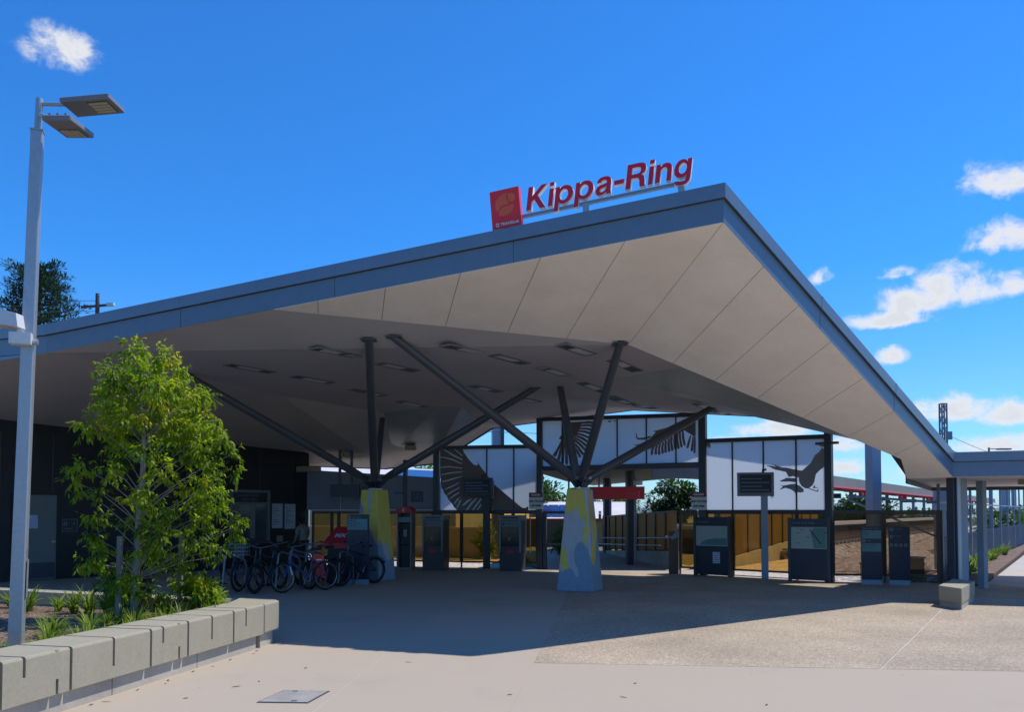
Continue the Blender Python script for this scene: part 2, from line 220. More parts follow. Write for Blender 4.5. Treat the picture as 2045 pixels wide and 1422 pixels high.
# ------------------------------------------------------------------ geometry helpers
MW = {}          # world matrix of every thing's root
def wm(o):
    while o is not None and o.name not in MW: o = o.parent
    return MW[o.name] if o else Matrix()
def tag(o, label=None, cat=None, group=None, kind=None):
    if label: o['label'] = label
    if cat: o['category'] = cat
    if group: o['group'] = group
    if kind: o['kind'] = kind
    return o
def thing(name, label, cat, loc=(0, 0, 0), rz=0, group=None):
    o = bpy.data.objects.new(name, None); col.objects.link(o); o.location = loc; o.rotation_euler = (0, 0, rz); o.empty_display_size = .2
    MW[o.name] = Matrix.Translation(loc) @ Matrix.Rotation(rz, 4, 'Z')
    return tag(o, label, cat, group)
class MB:
    def __init__(s): s.v = []; s.f = []; s.tone = []
    def add(s, vs, fs):
        n = len(s.v); s.v += [tuple(p) for p in vs]; s.f += [tuple(i + n for i in f) for f in fs]; return s
    def box(s, c, d, rz=0, mtx=None):
        x, y, z = d[0] / 2, d[1] / 2, d[2] / 2
        m = mtx if mtx is not None else Matrix.Translation(c) @ Matrix.Rotation(rz, 4, 'Z')
        p = [m @ Vector(q) for q in ((-x, -y, -z), (x, -y, -z), (x, y, -z), (-x, y, -z), (-x, -y, z), (x, -y, z), (x, y, z), (-x, y, z))]
        return s.add(p, [(0, 3, 2, 1), (4, 5, 6, 7), (0, 1, 5, 4), (1, 2, 6, 5), (2, 3, 7, 6), (3, 0, 4, 7)])
    def beam(s, a, b, w, h, up=(0, 0, 1)):
        a, b = Vector(a), Vector(b); t = (b - a); L = t.length; t.normalize(); side = t.cross(Vector(up))
        if side.length < 1e-4: side = t.cross(Vector((0, 1, 0)))
        side.normalize(); u = side.cross(t)
        m = Matrix((t, side, u)).transposed().to_4x4(); m.translation = (a + b) / 2
        return s.box(None, (L, w, h), mtx=m)
    def tube(s, pts, rad, n=8, cap=True):
        pts = [Vector(p) for p in pts]; rs = rad if isinstance(rad, (list, tuple)) else [rad] * len(pts); base = len(s.v); pu = None
        for i, p in enumerate(pts):
            t = (pts[min(i + 1, len(pts) - 1)] - pts[max(i - 1, 0)])
            if t.length < 1e-9: t = Vector((0, 0, 1))
            t.normalize()
            if pu is None: pu = Vector((0, 0, 1)) if abs(t.z) < .9 else Vector((1, 0, 0))
            x = t.cross(pu); x.normalize(); y = x.cross(t); pu = y
            for k in range(n):
                a = 2 * math.pi * k / n; s.v.append(tuple(p + (x * math.cos(a) + y * math.sin(a)) * rs[i]))
        for i in range(len(pts) - 1):
            for k in range(n):
                a, b = base + i * n + k, base + i * n + (k + 1) % n
                s.f.append((a, b, b + n, a + n))
        if cap: s.f.append(tuple(base + k for k in range(n))[::-1]); s.f.append(tuple(base + (len(pts) - 1) * n + k for k in range(n)))
        return s
    def lathe(s, prof, c, n=16):
        base = len(s.v)
        for r, z in prof:
            for k in range(n):
                a = 2 * math.pi * k / n; s.v.append((c[0] + r * math.cos(a), c[1] + r * math.sin(a), c[2] + z))
        for i in range(len(prof) - 1):
            for k in range(n): a, b = base + i * n + k, base + i * n + (k + 1) % n; s.f.append((a, b, b + n, a + n))
        s.f.append(tuple(base + k for k in range(n))[::-1]); s.f.append(tuple(base + (len(prof) - 1) * n + k for k in range(n))); return s
    def prism(s, poly, fr, d0, d1):
        """poly of (u,v) in the frame fr=(origin,u axis,v axis,n axis), from depth d0 to d1 along n"""
        o, u, v, n = fr; tri = tessellate_polygon([[Vector((p[0], p[1], 0)) for p in poly]]); k = len(poly); base = len(s.v)
        for d in (d0, d1): s.v += [tuple(o + u * p[0] + v * p[1] + n * d) for p in poly]
        for t in tri: s.f.append(tuple(base + i for i in t)); s.f.append(tuple(base + k + i for i in t[::-1]))
        for i in range(k): j = (i + 1) % k; s.f.append((base + i, base + j, base + k + j, base + k + i))
        return s
    def slab(s, poly, z0, z1):
        return s.prism(poly, (Vector((0, 0, 0)), Vector((1, 0, 0)), Vector((0, 1, 0)), Vector((0, 0, 1))), z0, z1)
    def build(s, name, m, parent=None, local=False, smooth=False, loc=None):
        me = bpy.data.meshes.new(name); inv = None
        if not local:
            if parent is not None: inv = wm(parent).inverted()
            elif loc is not None: inv = Matrix.Translation(loc).inverted()
        me.from_pydata([tuple(inv @ Vector(p)) for p in s.v] if inv is not None else s.v, [], s.f)
        bm = bmesh.new(); bm.from_mesh(me); bmesh.ops.recalc_face_normals(bm, faces=bm.faces); bm.to_mesh(me); bm.free()
        me.materials.append(M[m] if isinstance(m, str) else m)
        if smooth:
            for p in me.polygons: p.use_smooth = True
            try: me.set_sharp_from_angle(angle=R(40))
            except Exception: pass
        o = bpy.data.objects.new(name, me); col.objects.link(o)
        if parent is not None: o.parent = parent
        elif loc is not None: o.location = loc; MW[o.name] = Matrix.Translation(loc)
        return o
    def leaves(s, name, m, parent):
        """faces only, with one tone per leaf"""
        me = bpy.data.meshes.new(name); inv = wm(parent).inverted() if parent is not None else Matrix()
        me.from_pydata([tuple(inv @ Vector(p)) for p in s.v], [], s.f)
        at = me.attributes.new('tone', 'FLOAT', 'FACE'); at.data.foreach_set('value', s.tone)
        me.materials.append(M[m]); o = bpy.data.objects.new(name, me); col.objects.link(o); o.parent = parent; return o
def copy_tree(o, parent=None):
    c = o.copy(); col.objects.link(c); c.parent = parent
    for ch in list(o.children): copy_tree(ch, c)
    return c
def frame2(A, B, z=0.):
    """vertical plane from plan point A to plan point B: u along, v up, n towards the viewer"""
    a, b = Vector((*A, z)), Vector((*B, z)); u = (b - a).normalized(); v = Vector((0, 0, 1)); n = u.cross(v)
    return (a, u, v, n)
def at(fr, u, v, n=0): return fr[0] + fr[1] * u + fr[2] * v + fr[3] * n
def fbox(mb, fr, u0, u1, v0, v1, n0, n1):
    return mb.prism([(u0, v0), (u1, v0), (u1, v1), (u0, v1)], fr, n0, n1)
def text(mb, s, fr, u, v, size, depth=.004, n0=0., bold=0., shear=0., align='LEFT', sx=1.):
    cu = bpy.data.curves.new('t', 'FONT'); cu.body = s; cu.size = size; cu.extrude = depth / 2; cu.offset = bold; cu.shear = shear; cu.align_x = align; cu.resolution_u = 3
    ob = bpy.data.objects.new('t', cu); col.objects.link(ob); dg = bpy.context.evaluated_depsgraph_get(); me = ob.evaluated_get(dg).to_mesh()
    vs = [at(fr, u + p.co.x * sx, v + p.co.y, n0 + depth / 2 + p.co.z) for p in me.vertices]; fs = [tuple(p.vertices) for p in me.polygons]
    xs = [p.co.x * sx for p in me.vertices] or [0]
    ob.evaluated_get(dg).to_mesh_clear(); bpy.data.objects.remove(ob); bpy.data.curves.remove(cu)
    mb.add(vs, fs); return min(xs), max(xs)
def struct(name, mb, m, parent=None):
    o = mb.build(name, m, parent)
    if parent is None: o['kind'] = 'structure'
    return o

# ------------------------------------------------------------------ the ground
def circle(r, n=64): return [(r * math.cos(2 * math.pi * k / n), r * math.sin(2 * math.pi * k / n)) for k in range(n)]
struct('ground', MB().add([(0, 0, -.2)] + [(x, y, -.2) for x, y in circle(300)] + [(x, y, -.2) for x, y in circle(14000)],
    [(0, 1 + k, 1 + (k + 1) % 64) for k in range(64)] + [(1 + k, 65 + k, 65 + (k + 1) % 64, 1 + (k + 1) % 64) for k in range(64)]), 'land')
j1 = lambda y: -.02 + .12 * (y - 7.07)
j2 = lambda y: -1.70 + .063 * (y - 7.89)
g = .006
plaza = struct('plaza_paving', MB().slab([(-17, 1.5), (17, 1.5), (17, 15), (10.3, 19.5), (7.9, 20.2), (5.4, 22.5), (.9, 24.7), (-7, 27)], -.16, -.003), 'sealant')
def slab(poly, m): return MB().slab(poly, -.12, 0).build('paving_slab', m, plaza)
slab([(-17, 1.5), (j2(1.5) - g, 1.5), (j2(26.2) - g, 25.2), (-7, 26.9), (-17, 24)], 'concrete')
slab([(j2(1.5) + g, 1.5), (j1(1.5) - g, 1.5), (j1(24.4) - g, 24.2), (.9, 24.6), (j2(26) + g, 25.2)], 'concrete')
slab([(j1(1.5) + g, 1.5), (17, 1.5), (17, 7.8), (4.1, 8.955), (.25, 9.31)], 'concrete')
slab([(.255, 9.322), (4.09, 8.967), (11.4 - g, 20), (10.4, 19.65), (7.9, 20.15), (5.35, 22.4), (j1(24) + g, 24.05)], 'aggregate')
slab([(4.1 + g, 8.967), (17, 7.812), (17, 14.5), (12.3, 16.6), (11.4 + g, 19.98)], 'aggregate')
struct('walkway', MB().slab([(.95, 24.72), (5.4, 22.56), (5.9, 24.5), (4.6, 36), (.4, 36)], -.16, -.006), 'concrete')
struct('footpath', MB().slab([(10.45, 18.0), (12.33, 16.63), (17.02, 14.5), (30, 29), (100, 127), (86, 127), (20.3, 31.9)], -.16, -.004), 'path')
# loose leaves and twigs on the paving
fl = [(-2.75, 8.05, .4), (-2.6, 8.3, 1.9), (1.25, 8.2, .8), (1.05, 7.6, 2.4), (-.02, 7.7, .2), (-2.3, 9.0, 1.1), (-1.2, 9.35, 2.9), (2.3, 7.3, .9), (-3.05, 7.55, .3)] + [(-3.98 + .215 * (y - 6.6) + dx, y, dx * 40) for y, dx in ((6.7, .05), (6.95, .11), (7.3, .03), (7.42, .08), (7.9, .04), (8.2, .12), (8.35, .05), (8.8, .03), (9.1, .07), (9.5, .04), (9.9, .1), (10.1, .03))]
for i, (x, y, a) in enumerate(fl):
    c, s_ = math.cos(a), math.sin(a); L = .028 if i % 3 else .05
    p = [(-L, 0, .004), (-L * .3, .008, .008), (L * .5, .007, .009), (L, 0, .005), (L * .4, -.008, .005), (-L * .4, -.008, .004)]
    o = MB().add([(px * c - py * s_, px * s_ + py * c, z) for px, py, z in p], [(0, 1, 2, 3), (0, 3, 4, 5)]).build('fallen_leaf', 'timber', local=True)
    o.location = (x, y, 0); tag(o, 'small dry brown leaf lying on the sunlit concrete', 'leaf', 'dry leaves fallen on the concrete paving')
# access cover in the concrete
t = thing('access_cover', 'pale rectangular access cover set flush in the front concrete paving', 'access cover', (-2.05, 7.6, 0))
pq = [(-2.335, 7.385), (-1.858, 7.36), (-1.768, 7.85), (-2.226, 7.895)]
cx, cy = -2.05, 7.62
MB().slab(pq, -.02, .005).build('frame', 'steel', t)
MB().slab([(cx + (x - cx) * .93, cy + (y - cy) * .93) for x, y in pq], -.02, .009).build('lid', 'lid', t)
for px, py in ((-2.1, 7.82), (-2.0, 7.42)): MB().box((px, py, .0105), (.05, .02, .004)).build('lifting_slot', 'joint', t)

# far land: hills
def ridge(name, pts, y, m, label_kind='structure'):
    v = []; f = []
    for i, (x, z) in enumerate(pts): v += [(x, y, -20), (x, y + y * .06, z), (x, y + y * .25, -20)]
    for i in range(len(pts) - 1): a = i * 3; f += [(a, a + 3, a + 4, a + 1), (a + 1, a + 4, a + 5, a + 2)]
    o = MB().add(v, f).build(name, m); o['kind'] = label_kind; return o
random.seed(3)
pts = []
for k in range(121):
    x = -9000 + k * 150; h = 42 + 34 * math.sin(k * .33) + 20 * math.sin(k * .83 + 1) + random.uniform(-7, 7)
    if 4600 < x < 6800: h += 30 * math.exp(-((x - 5450) / 420) ** 2)
    pts.append((x, max(12, h)))
ridge('hills', pts, 8000, 'hill')

# ------------------------------------------------------------------ the station canopy
V = dict(A_t=(2.918, 10.9, 6.264), A_b=(2.913, 10.9, 5.74), L_t=(-8.663, 14.8, 5.215), L_b=(-8.652, 14.8, 4.699), C_t=(8.822, 16, 2.922), C_b=(8.813, 16, 2.44),
    LL_t=(-15, 17.9, 5.5), LL_b=(-15, 17.9, 5.0), R_t=(17, 13.6, 2.99), R_b=(17, 13.6, 2.52), Q=(-3.979, 13.224, 5.115), N1=(2.121, 14.5, 4.795), N4=(7.719, 15.858, 2.792), N5=(8.183, 16.592, 2.43),
    N6=(12.2, 23.3, 2.45), N7=(19, 20.6, 2.47), B1=(-.602, 25.6, 4.428), B2=(3.682, 24.2, 4.83), N3b=(7.606, 21, 4.198), X=(8.2, 17.4, 3.65), Z1=(9.1, 19, 3.14), B0=(-2.51, 26.3, 3.313), Wt=(-11.904, 20.65, 3.963), W2t=(-6.871, 26.6, 3.698),
    W0t=(-15.6, 16.9, 4.2), Bw=(-7.116, 27.3, 3.304), Bm=(-4.203, 26.6, 3.164), Cm=(-4.576, 25.6, 3.528), Cr=(-2.638, 25.6, 3.817), F1=(-7.078, 17, 4.70), F2=(-5.749, 19.8, 4.632), F3=(-2.466, 24.2, 4.51), K=(-.3, 19.5, 4.73), LL2=(-9.967, 15.5, 4.774))
V = {k: Vector(p) for k, p in V.items()}
roof = thing('station_canopy', 'large angular cantilevered station roof with blue grey fascia and tan soffit', 'canopy', (0, 18, 0))
def facet(name, keys, m, parent=roof, up=.0):
    p = [V[k] + Vector((0, 0, up)) for k in keys]; n = len(p)
    mb = MB(); mb.add(p, [(0, i, i + 1) for i in range(1, n - 1)] if n > 3 else [tuple(range(n))]); return mb.build(name, m, parent)
def shrink_panel(name, pts, m, gap=.0045, th=.025):
    """a board in the plane of pts, its edges pulled in by the joint gap, hanging just under the dark backing"""
    c = sum(pts, Vector()) / len(pts); nn = (pts[1] - pts[0]).cross(pts[2] - pts[0]).normalized()
    if nn.z > 0: nn = -nn
    q = []
    for i, p in enumerate(pts):
        a = (pts[i - 1] - p).normalized(); b = (pts[(i + 1) % len(pts)] - p).normalized(); s = max(.3, a.cross(b).length)
        q.append(p + (a + b) * (gap / s))
    k = len(q); mb = MB(); mb.add([p - nn * .004 for p in q] + [p + nn * .006 for p in q], [tuple(range(k)), tuple(range(k, 2 * k))[::-1]] + [(i, (i + 1) % k, k + (i + 1) % k, k + i) for i in range(k)])
    return mb.build(name, m, roof)
# front eave
A, Q, C, N1, N4, N5 = (V[k] for k in ('A_b', 'Q', 'C_b', 'N1', 'N4', 'N5'))
facet('eave_backing', ['A_b', 'Q', 'N1'], 'joint', up=.03); facet('eave_backing', ['A_b', 'N1', 'N4', 'N5', 'C_b'], 'joint', up=.03)
ss = [0, .188, .361, .537, .713, .882, 1]
for i in range(6):
    a, b = ss[i], ss[i + 1]; P = [A.lerp(Q, a), A.lerp(Q, b), N1.lerp(Q, b), N1.lerp(Q, a)]
    if i == 5: P = [A.lerp(Q, a), Q, N1.lerp(Q, a)]
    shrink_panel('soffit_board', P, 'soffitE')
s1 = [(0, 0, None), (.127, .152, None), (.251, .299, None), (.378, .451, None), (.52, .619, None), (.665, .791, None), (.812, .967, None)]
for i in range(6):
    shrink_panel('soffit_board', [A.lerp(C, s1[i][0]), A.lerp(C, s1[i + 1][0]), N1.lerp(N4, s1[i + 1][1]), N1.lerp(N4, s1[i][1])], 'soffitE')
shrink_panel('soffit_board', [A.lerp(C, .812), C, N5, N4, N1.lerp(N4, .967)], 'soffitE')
# ceiling
mb = MB()
ring = ['L_b', 'Q', 'N1', 'X', 'N3b', 'B2', 'B1', 'F3', 'F2', 'F1']
pv = [V[k] for k in ring]
mb.add([V['K']] + [V['L_b'], V['N1']] + [V['Q']], [(1, 3, 2), (0, 1, 2)])
V['X0'] = Vector((6.3, 17, 4.5))
chain = ['N1', 'X0', 'N3b', 'B2', 'B1', 'F3', 'F2', 'F1', 'L_b']
mb.add([V['K']] + [V[k] for k in chain], [(0, i, i + 1) for i in range(1, len(chain))])
mb.add([V[k] for k in ('N1', 'X0', 'X', 'Z1', 'N3b')], [(0, 2, 1), (1, 2, 3), (1, 3, 4)])  # unseen ceiling extension behind the right eave, added to shade the paving
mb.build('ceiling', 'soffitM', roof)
mb = MB(); P = ['L_b', 'F1', 'F2', 'F3', 'Cr', 'Cm', 'W2t', 'Wt', 'W0t', 'LL_b', 'LL2', 'B1', 'B0', 'Bm', 'Bw']; ix = {k: i for i, k in enumerate(P)}
mb.add([V[k] for k in P], [tuple(ix[k] for k in f) for f in (('L_b', 'F1', 'Wt'), ('F1', 'F2', 'Wt'), ('F2', 'W2t', 'Wt'), ('F2', 'F3', 'Cm'), ('F2', 'Cm', 'W2t'), ('F3', 'Cr', 'Cm'), ('L_b', 'Wt', 'W0t'), ('L_b', 'W0t', 'LL2'), ('LL2', 'W0t', 'LL_b'), ('F3', 'B1', 'Cr'), ('B1', 'B0', 'Cr'), ('Cr', 'B0', 'Bm', 'Cm'), ('Cm', 'Bm', 'Bw', 'W2t'))])
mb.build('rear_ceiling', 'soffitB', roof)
# riser that closes the step behind the right eave, and the low right-hand wing
mb = MB(); mb.add([N1, N4, N5, V['N5'] + Vector((0, 0, .45)), N4 + Vector((0, 0, 1.2)), V['X'] + Vector((0, 0, .02)), N1 + Vector((0, 0, .02))], [(0, 1, 4, 5, 6), (1, 2, 3, 4)]); mb.build('soffit_riser', 'soffitM', roof)
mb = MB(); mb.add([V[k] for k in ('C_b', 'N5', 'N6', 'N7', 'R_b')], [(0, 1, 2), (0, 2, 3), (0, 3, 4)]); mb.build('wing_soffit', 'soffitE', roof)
# roof deck above everything
T = {k: V[k] + Vector((0, 0, .35)) for k in V}
mb = MB(); rk = [V['A_t'] - Vector((0, 0, .03)), V['L_t'] - Vector((0, 0, .03)), V['LL_t'] - Vector((0, 0, .03)), T['W0t'], T['Wt'], T['Bw'], T['Bm'], T['B0'], T['B1'] - Vector((0, 0, .2)), T['B2'] - Vector((0, 0, .2)), T['N3b'] - Vector((0, 0, .2)), V['Z1'] + Vector((0, 0, .1)), V['X'] + Vector((0, 0, .1)), V['N4'] + Vector((0, 0, .5)), V['C_t'] - Vector((0, 0, .03))]
ctr = Vector((-.5, 18.5, 5.35)); mb.add([ctr] + rk, [(0, i, i + 1) for i in range(1, len(rk))] + [(0, len(rk), 1)])
mb.add([V['C_t'] - Vector((0, 0, .03)), V['N5'] + Vector((0, 0, .4)), V['N6'] + Vector((0, 0, .4)), V['N7'] + Vector((0, 0, .4)), V['R_t'] - Vector((0, 0, .03))], [(0, 1, 2), (0, 2, 3), (0, 3, 4)])
mb.add([V['N5'] + Vector((0, 0, .4)), V['N4'] + Vector((0, 0, .5)), V['X'] + Vector((0, 0, .1)), V['Z1'] + Vector((0, 0, .1)), V['N5'].lerp(V['N6'], .35) + Vector((0, 0, .3))], [(0, 1, 2), (0, 2, 3), (0, 3, 4)])  # unseen deck extension, added to block sun from the paving
Z2 = Vector((10.0, 20.3, 2.78)); mb.add([V['Z1'] + Vector((0, 0, .1)), Z2, V['N5'].lerp(V['N6'], .6) + Vector((0, 0, .3)), V['N5'].lerp(V['N6'], .35) + Vector((0, 0, .3))], [(0, 1, 2, 3)])  # further unseen piece, added to close a sun patch by the boards
mb.build('roof_deck', 'deck', roof)
# thin edge trims along the rear
for ks in (['F3', 'B1', 'B2', 'N3b', 'Z1'], ['W2t', 'Bw', 'Bm', 'B0', 'B1'], ['N5', 'N6', 'N7']):
    mb = MB()
    for a, b in zip(ks, ks[1:]):
        if (a, b) == ('F3', 'B1'): continue
        mb.beam(V[a] + Vector((0, 0, .05)), V[b] + Vector((0, 0, .05)), .05, .14 if ks[0] != 'N5' else .3)
    mb.build('edge_trim', 'steel', roof)
# fascia: a lower board and a proud upper flashing, mitred round the corners
path = ['LL', 'L', 'A', 'C', 'R']
tp = [V[k + '_t'] for k in path]; bt = [V[k + '_b'] for k in path]
def outs(off):
    r = []
    for i in range(len(tp)):
        ds = []
        if i > 0: d = (tp[i] - tp[i - 1]); ds.append(Vector((d.y, -d.x, 0)).normalized())
        if i < len(tp) - 1: d = (tp[i + 1] - tp[i]); ds.append(Vector((d.y, -d.x, 0)).normalized())
        m = sum(ds, Vector()); m.normalize(); r.append(m * (off / max(.4, m.dot(ds[0]))))
    return r
def band(f0, f1, off, th, name, m, lift=0):
    for i in range(len(tp) - 1):
        o, n_ = outs(off), outs(off - th); v = []
        for k in (i, i + 1):
            for f in (f0, f1):
                p = tp[k].lerp(bt[k], f) + Vector((0, 0, lift if f == f0 else 0)); v += [p + o[k], p + n_[k]]
        MB().add(v, [(0, 4, 6, 2), (1, 3, 7, 5), (0, 1, 5, 4), (2, 6, 7, 3), (0, 2, 3, 1), (4, 5, 7, 6)]).build(name, m, roof)
band(.38, 1.0, 0, .12, 'fascia_board', 'fascia'); band(0, .365, .045, .2, 'fascia_flashing', 'flash', .01); band(.365, .385, .02, .1, 'shadow_line', 'joint')  # last band: dark strip painting the shadow line under the flashing
for a, b in ((1, 2), (2, 3), (3, 4), (0, 1)):       # lap joints in the flashing
    L_ = (tp[b] - tp[a]).length; n_ = max(1, int(L_ / 2.6)); d_ = (tp[b] - tp[a]).normalized(); o_ = Vector((d_.y, -d_.x, 0)).normalized()
    for k in range(1, n_):
        c_ = tp[a].lerp(tp[b], k / n_); e_ = bt[a].lerp(bt[b], k / n_); MB().beam(c_ + o_ * .0462 + Vector((0, 0, .004)), c_.lerp(e_, .36) + o_ * .0462, .05, .005, up=o_).build('flashing_lap', 'flash', roof)
        MB().beam(c_.lerp(e_, .39) + o_ * .001, e_ + o_ * .001, .006, .004, up=o_).build('fascia_joint', 'joint', roof)
# ceiling lights, set in long frames
LT = [(-3.3, 14.95), (-5.41, 16.47), (-4.46, 17.85), (-3.53, 19.56), (-2.36, 16.47), (-2.64, 21.3), (-1.76, 22.9), (-.9, 14.75), (-.04, 15.75), (-.64, 19.3), (.89, 17.07), (1.2, 14.9), (2.3, 16.2), (1.9, 18.6), (3.18, 17.6), (2.73, 19.97), (3.6, 21.5), (4.9, 20.2), (5.6, 21.4), (.37, 21.1), (-.6, 24.0)]
cpoly = [(V['K'], V[a], V[b]) for a, b in zip(chain, chain[1:])] + [(V['K'], V['L_b'], V['N1'])]
def ceil_z(x, y):
    for a, b, c in cpoly:
        d = (b.y - c.y) * (a.x - c.x) + (c.x - b.x) * (a.y - c.y)
        if abs(d) < 1e-9: continue
        l1 = ((b.y - c.y) * (x - c.x) + (c.x - b.x) * (y - c.y)) / d; l2 = ((c.y - a.y) * (x - c.x) + (a.x - c.x) * (y - c.y)) / d
        if l1 >= -.01 and l2 >= -.01 and l1 + l2 <= 1.01: return l1 * a.z + l2 * b.z + (1 - l1 - l2) * c.z
    return 4.72
for i, (x, y) in enumerate(LT):
    z = ceil_z(x, y); a = R(55); d = Vector((math.cos(a), math.sin(a), 0)); n_ = Vector((-d.y, d.x, 0))
    z0, z1 = ceil_z(*(Vector((x, y, 0)) - d * .5)[:2]), ceil_z(*(Vector((x, y, 0)) + d * .5)[:2]); d3 = Vector((d.x, d.y, z1 - z0)).normalized(); m = Matrix((d3, n_, d3.cross(n_))).transposed().to_4x4(); m.translation = Vector((x, y, z))
    mb = MB()
    for (cx, cy, lx, ly) in ((0, .13, 1.1, .02), (0, -.13, 1.1, .02), (.54, 0, .02, .24), (-.54, 0, .02, .24)): mb.box(None, (lx, ly, .035), mtx=m @ Matrix.Translation((cx, cy, -.004)))
    fr_ = mb.build('light_frame', 'machinelight', roof)
    MB().box(None, (1.06, .24, .01), mtx=m @ Matrix.Translation((0, 0, -.003))).build('light_recess', 'steel', roof)
    MB().box(None, (.42 + .1 * (i % 3), .19, .012), mtx=m @ Matrix.Rotation(R(random.uniform(-7, 7)), 4, 'X') @ Matrix.Translation((-.12 + .1 * (i % 4), 0, -.012))).build('light_diffuser', 'whitebox', roof)
for p in ((-5.2, 25.4, 3.55), (-3.2, 25.2, 3.75), (12.2, 18.6, 2.40), (11.2, 17.4, 2.40)): MB().box(p, (.32, .2, .13), .4).build('ceiling_speaker', 'bricky', roof)
MB().tube([(-2.2, 24.6, 4.3), (-2.2, 24.6, 4.2)], .06).build('ceiling_sensor', 'machine', roof)
for (x, y, h0, h1, r_, m) in ((9.03, 16.35, .38, 2.46, .055, 'galv'), (9.42, 16.9, 0, 2.46, .11, 'bluecol'), (10.72, 18.3, 0, 2.46, .07, 'bluecol')):
    if r_ < .06:
        mb = MB().box((x, y, (h0 + h1) / 2), (.05, .14, h1 - h0), .35); mb.box((x - .07, y + .02, (h0 + h1) / 2), (.04, .16, h1 - h0), .35); mb.build('channel_post', 'steel', roof)
        MB().tube([(x + .05, y - .05, h0), (x + .05, y - .05, h1)], .045, 10).build('downpipe', 'galv', roof, smooth=True)
    else: MB().box((x, y, (h0 + h1) / 2), (r_ * 2, r_ * 2.2, h1 - h0), .45).build('post', m, roof)

# ------------------------------------------------------------------ station name sign on the roof edge
fu = (V['A_t'] - V['L_t']).normalized(); fn = Vector((fu.y, -fu.x, 0)).normalized(); fv = fn.cross(fu).normalized() * 1.0
if fv.z < 0: fv = -fv
tL = lambda t: V['L_t'].lerp(V['A_t'], t)
org = tL(.7205) - fn * .14
sgn = thing('station_sign', 'red raised station name letters with a red logo box on the roof edge', 'sign', tuple(org))
SF = (org, fu, fv, fn)
def su(px): return px
LOGO0 = .0
fbox(MB(), SF, LOGO0, LOGO0 + .465, .07, .665, -.06, .05).build('logo_box', 'signred', sgn)
lg = [o for o in sgn.children if o.name.startswith('logo_box')][0]
# interlocking swirl
def swirl(cx, cy, s, flip):
    p = []
    for k in range(15): a = R(200 - k * 20); p.append((cx + s * (.62 * math.cos(a) + .18), cy + s * (.50 * math.sin(a) + .10)))
    for k in range(8): a = R(-60 + k * 26); p.append((cx + s * (.30 * math.cos(a) + .30), cy + s * (.16 * math.sin(a) - .02)))
    return [(2 * cx - x, 2 * cy - y) for x, y in p] if flip else p
cxl, cyl = LOGO0 + .235, .405
sw1 = [(-.13, -.07), (-.15, .0), (-.13, .07), (-.08, .13), (-.01, .165), (.035, .16), (.02, .11), (.03, .05), (.07, .01), (.03, -.005), (-.03, -.005), (-.07, -.03), (-.10, -.09)]
sw2 = [(.05, .155), (.10, .155), (.145, .12), (.15, .06), (.12, .02), (.075, .025), (.055, .06), (.045, .11)]
sw3 = [(-.11, -.12), (-.07, -.06), (-.02, -.03), (.05, -.025), (.11, -.01), (.125, -.05), (.10, -.11), (.04, -.155), (-.03, -.165), (-.09, -.15)]
for sw in (sw1, sw2, sw3): MB().prism([(cxl + x * 1.12, cyl + .02 + y * 1.05) for x, y in sw], SF, .051, .056).build('emblem', 'swirl', lg)
mb = MB(); text(mb, 'TRANSLink', SF, LOGO0 + .135, .11, .062, .004, .051, bold=.001); mb.build('lettering', 'white', lg)
mb = MB()
for k in range(2):
    q = [(LOGO0 + .088 + .03 * math.cos(R(a + 180 * k)), .13 + .03 * math.sin(R(a + 180 * k))) for a in range(20, 171, 25)] + [(LOGO0 + .088 + .017 * math.cos(R(a + 180 * k)), .13 + .017 * math.sin(R(a + 180 * k))) for a in range(170, 19, -25)]
    mb.prism(q, SF, .051, .055)
mb.build('small_emblem', 'white', lg)
def ell(cx, cy, rx, ry, a0, a1, n): return [(cx + rx * math.cos(R(a0 + (a1 - a0) * q / n)), cy + ry * math.sin(R(a0 + (a1 - a0) * q / n))) for q in range(n + 1)]
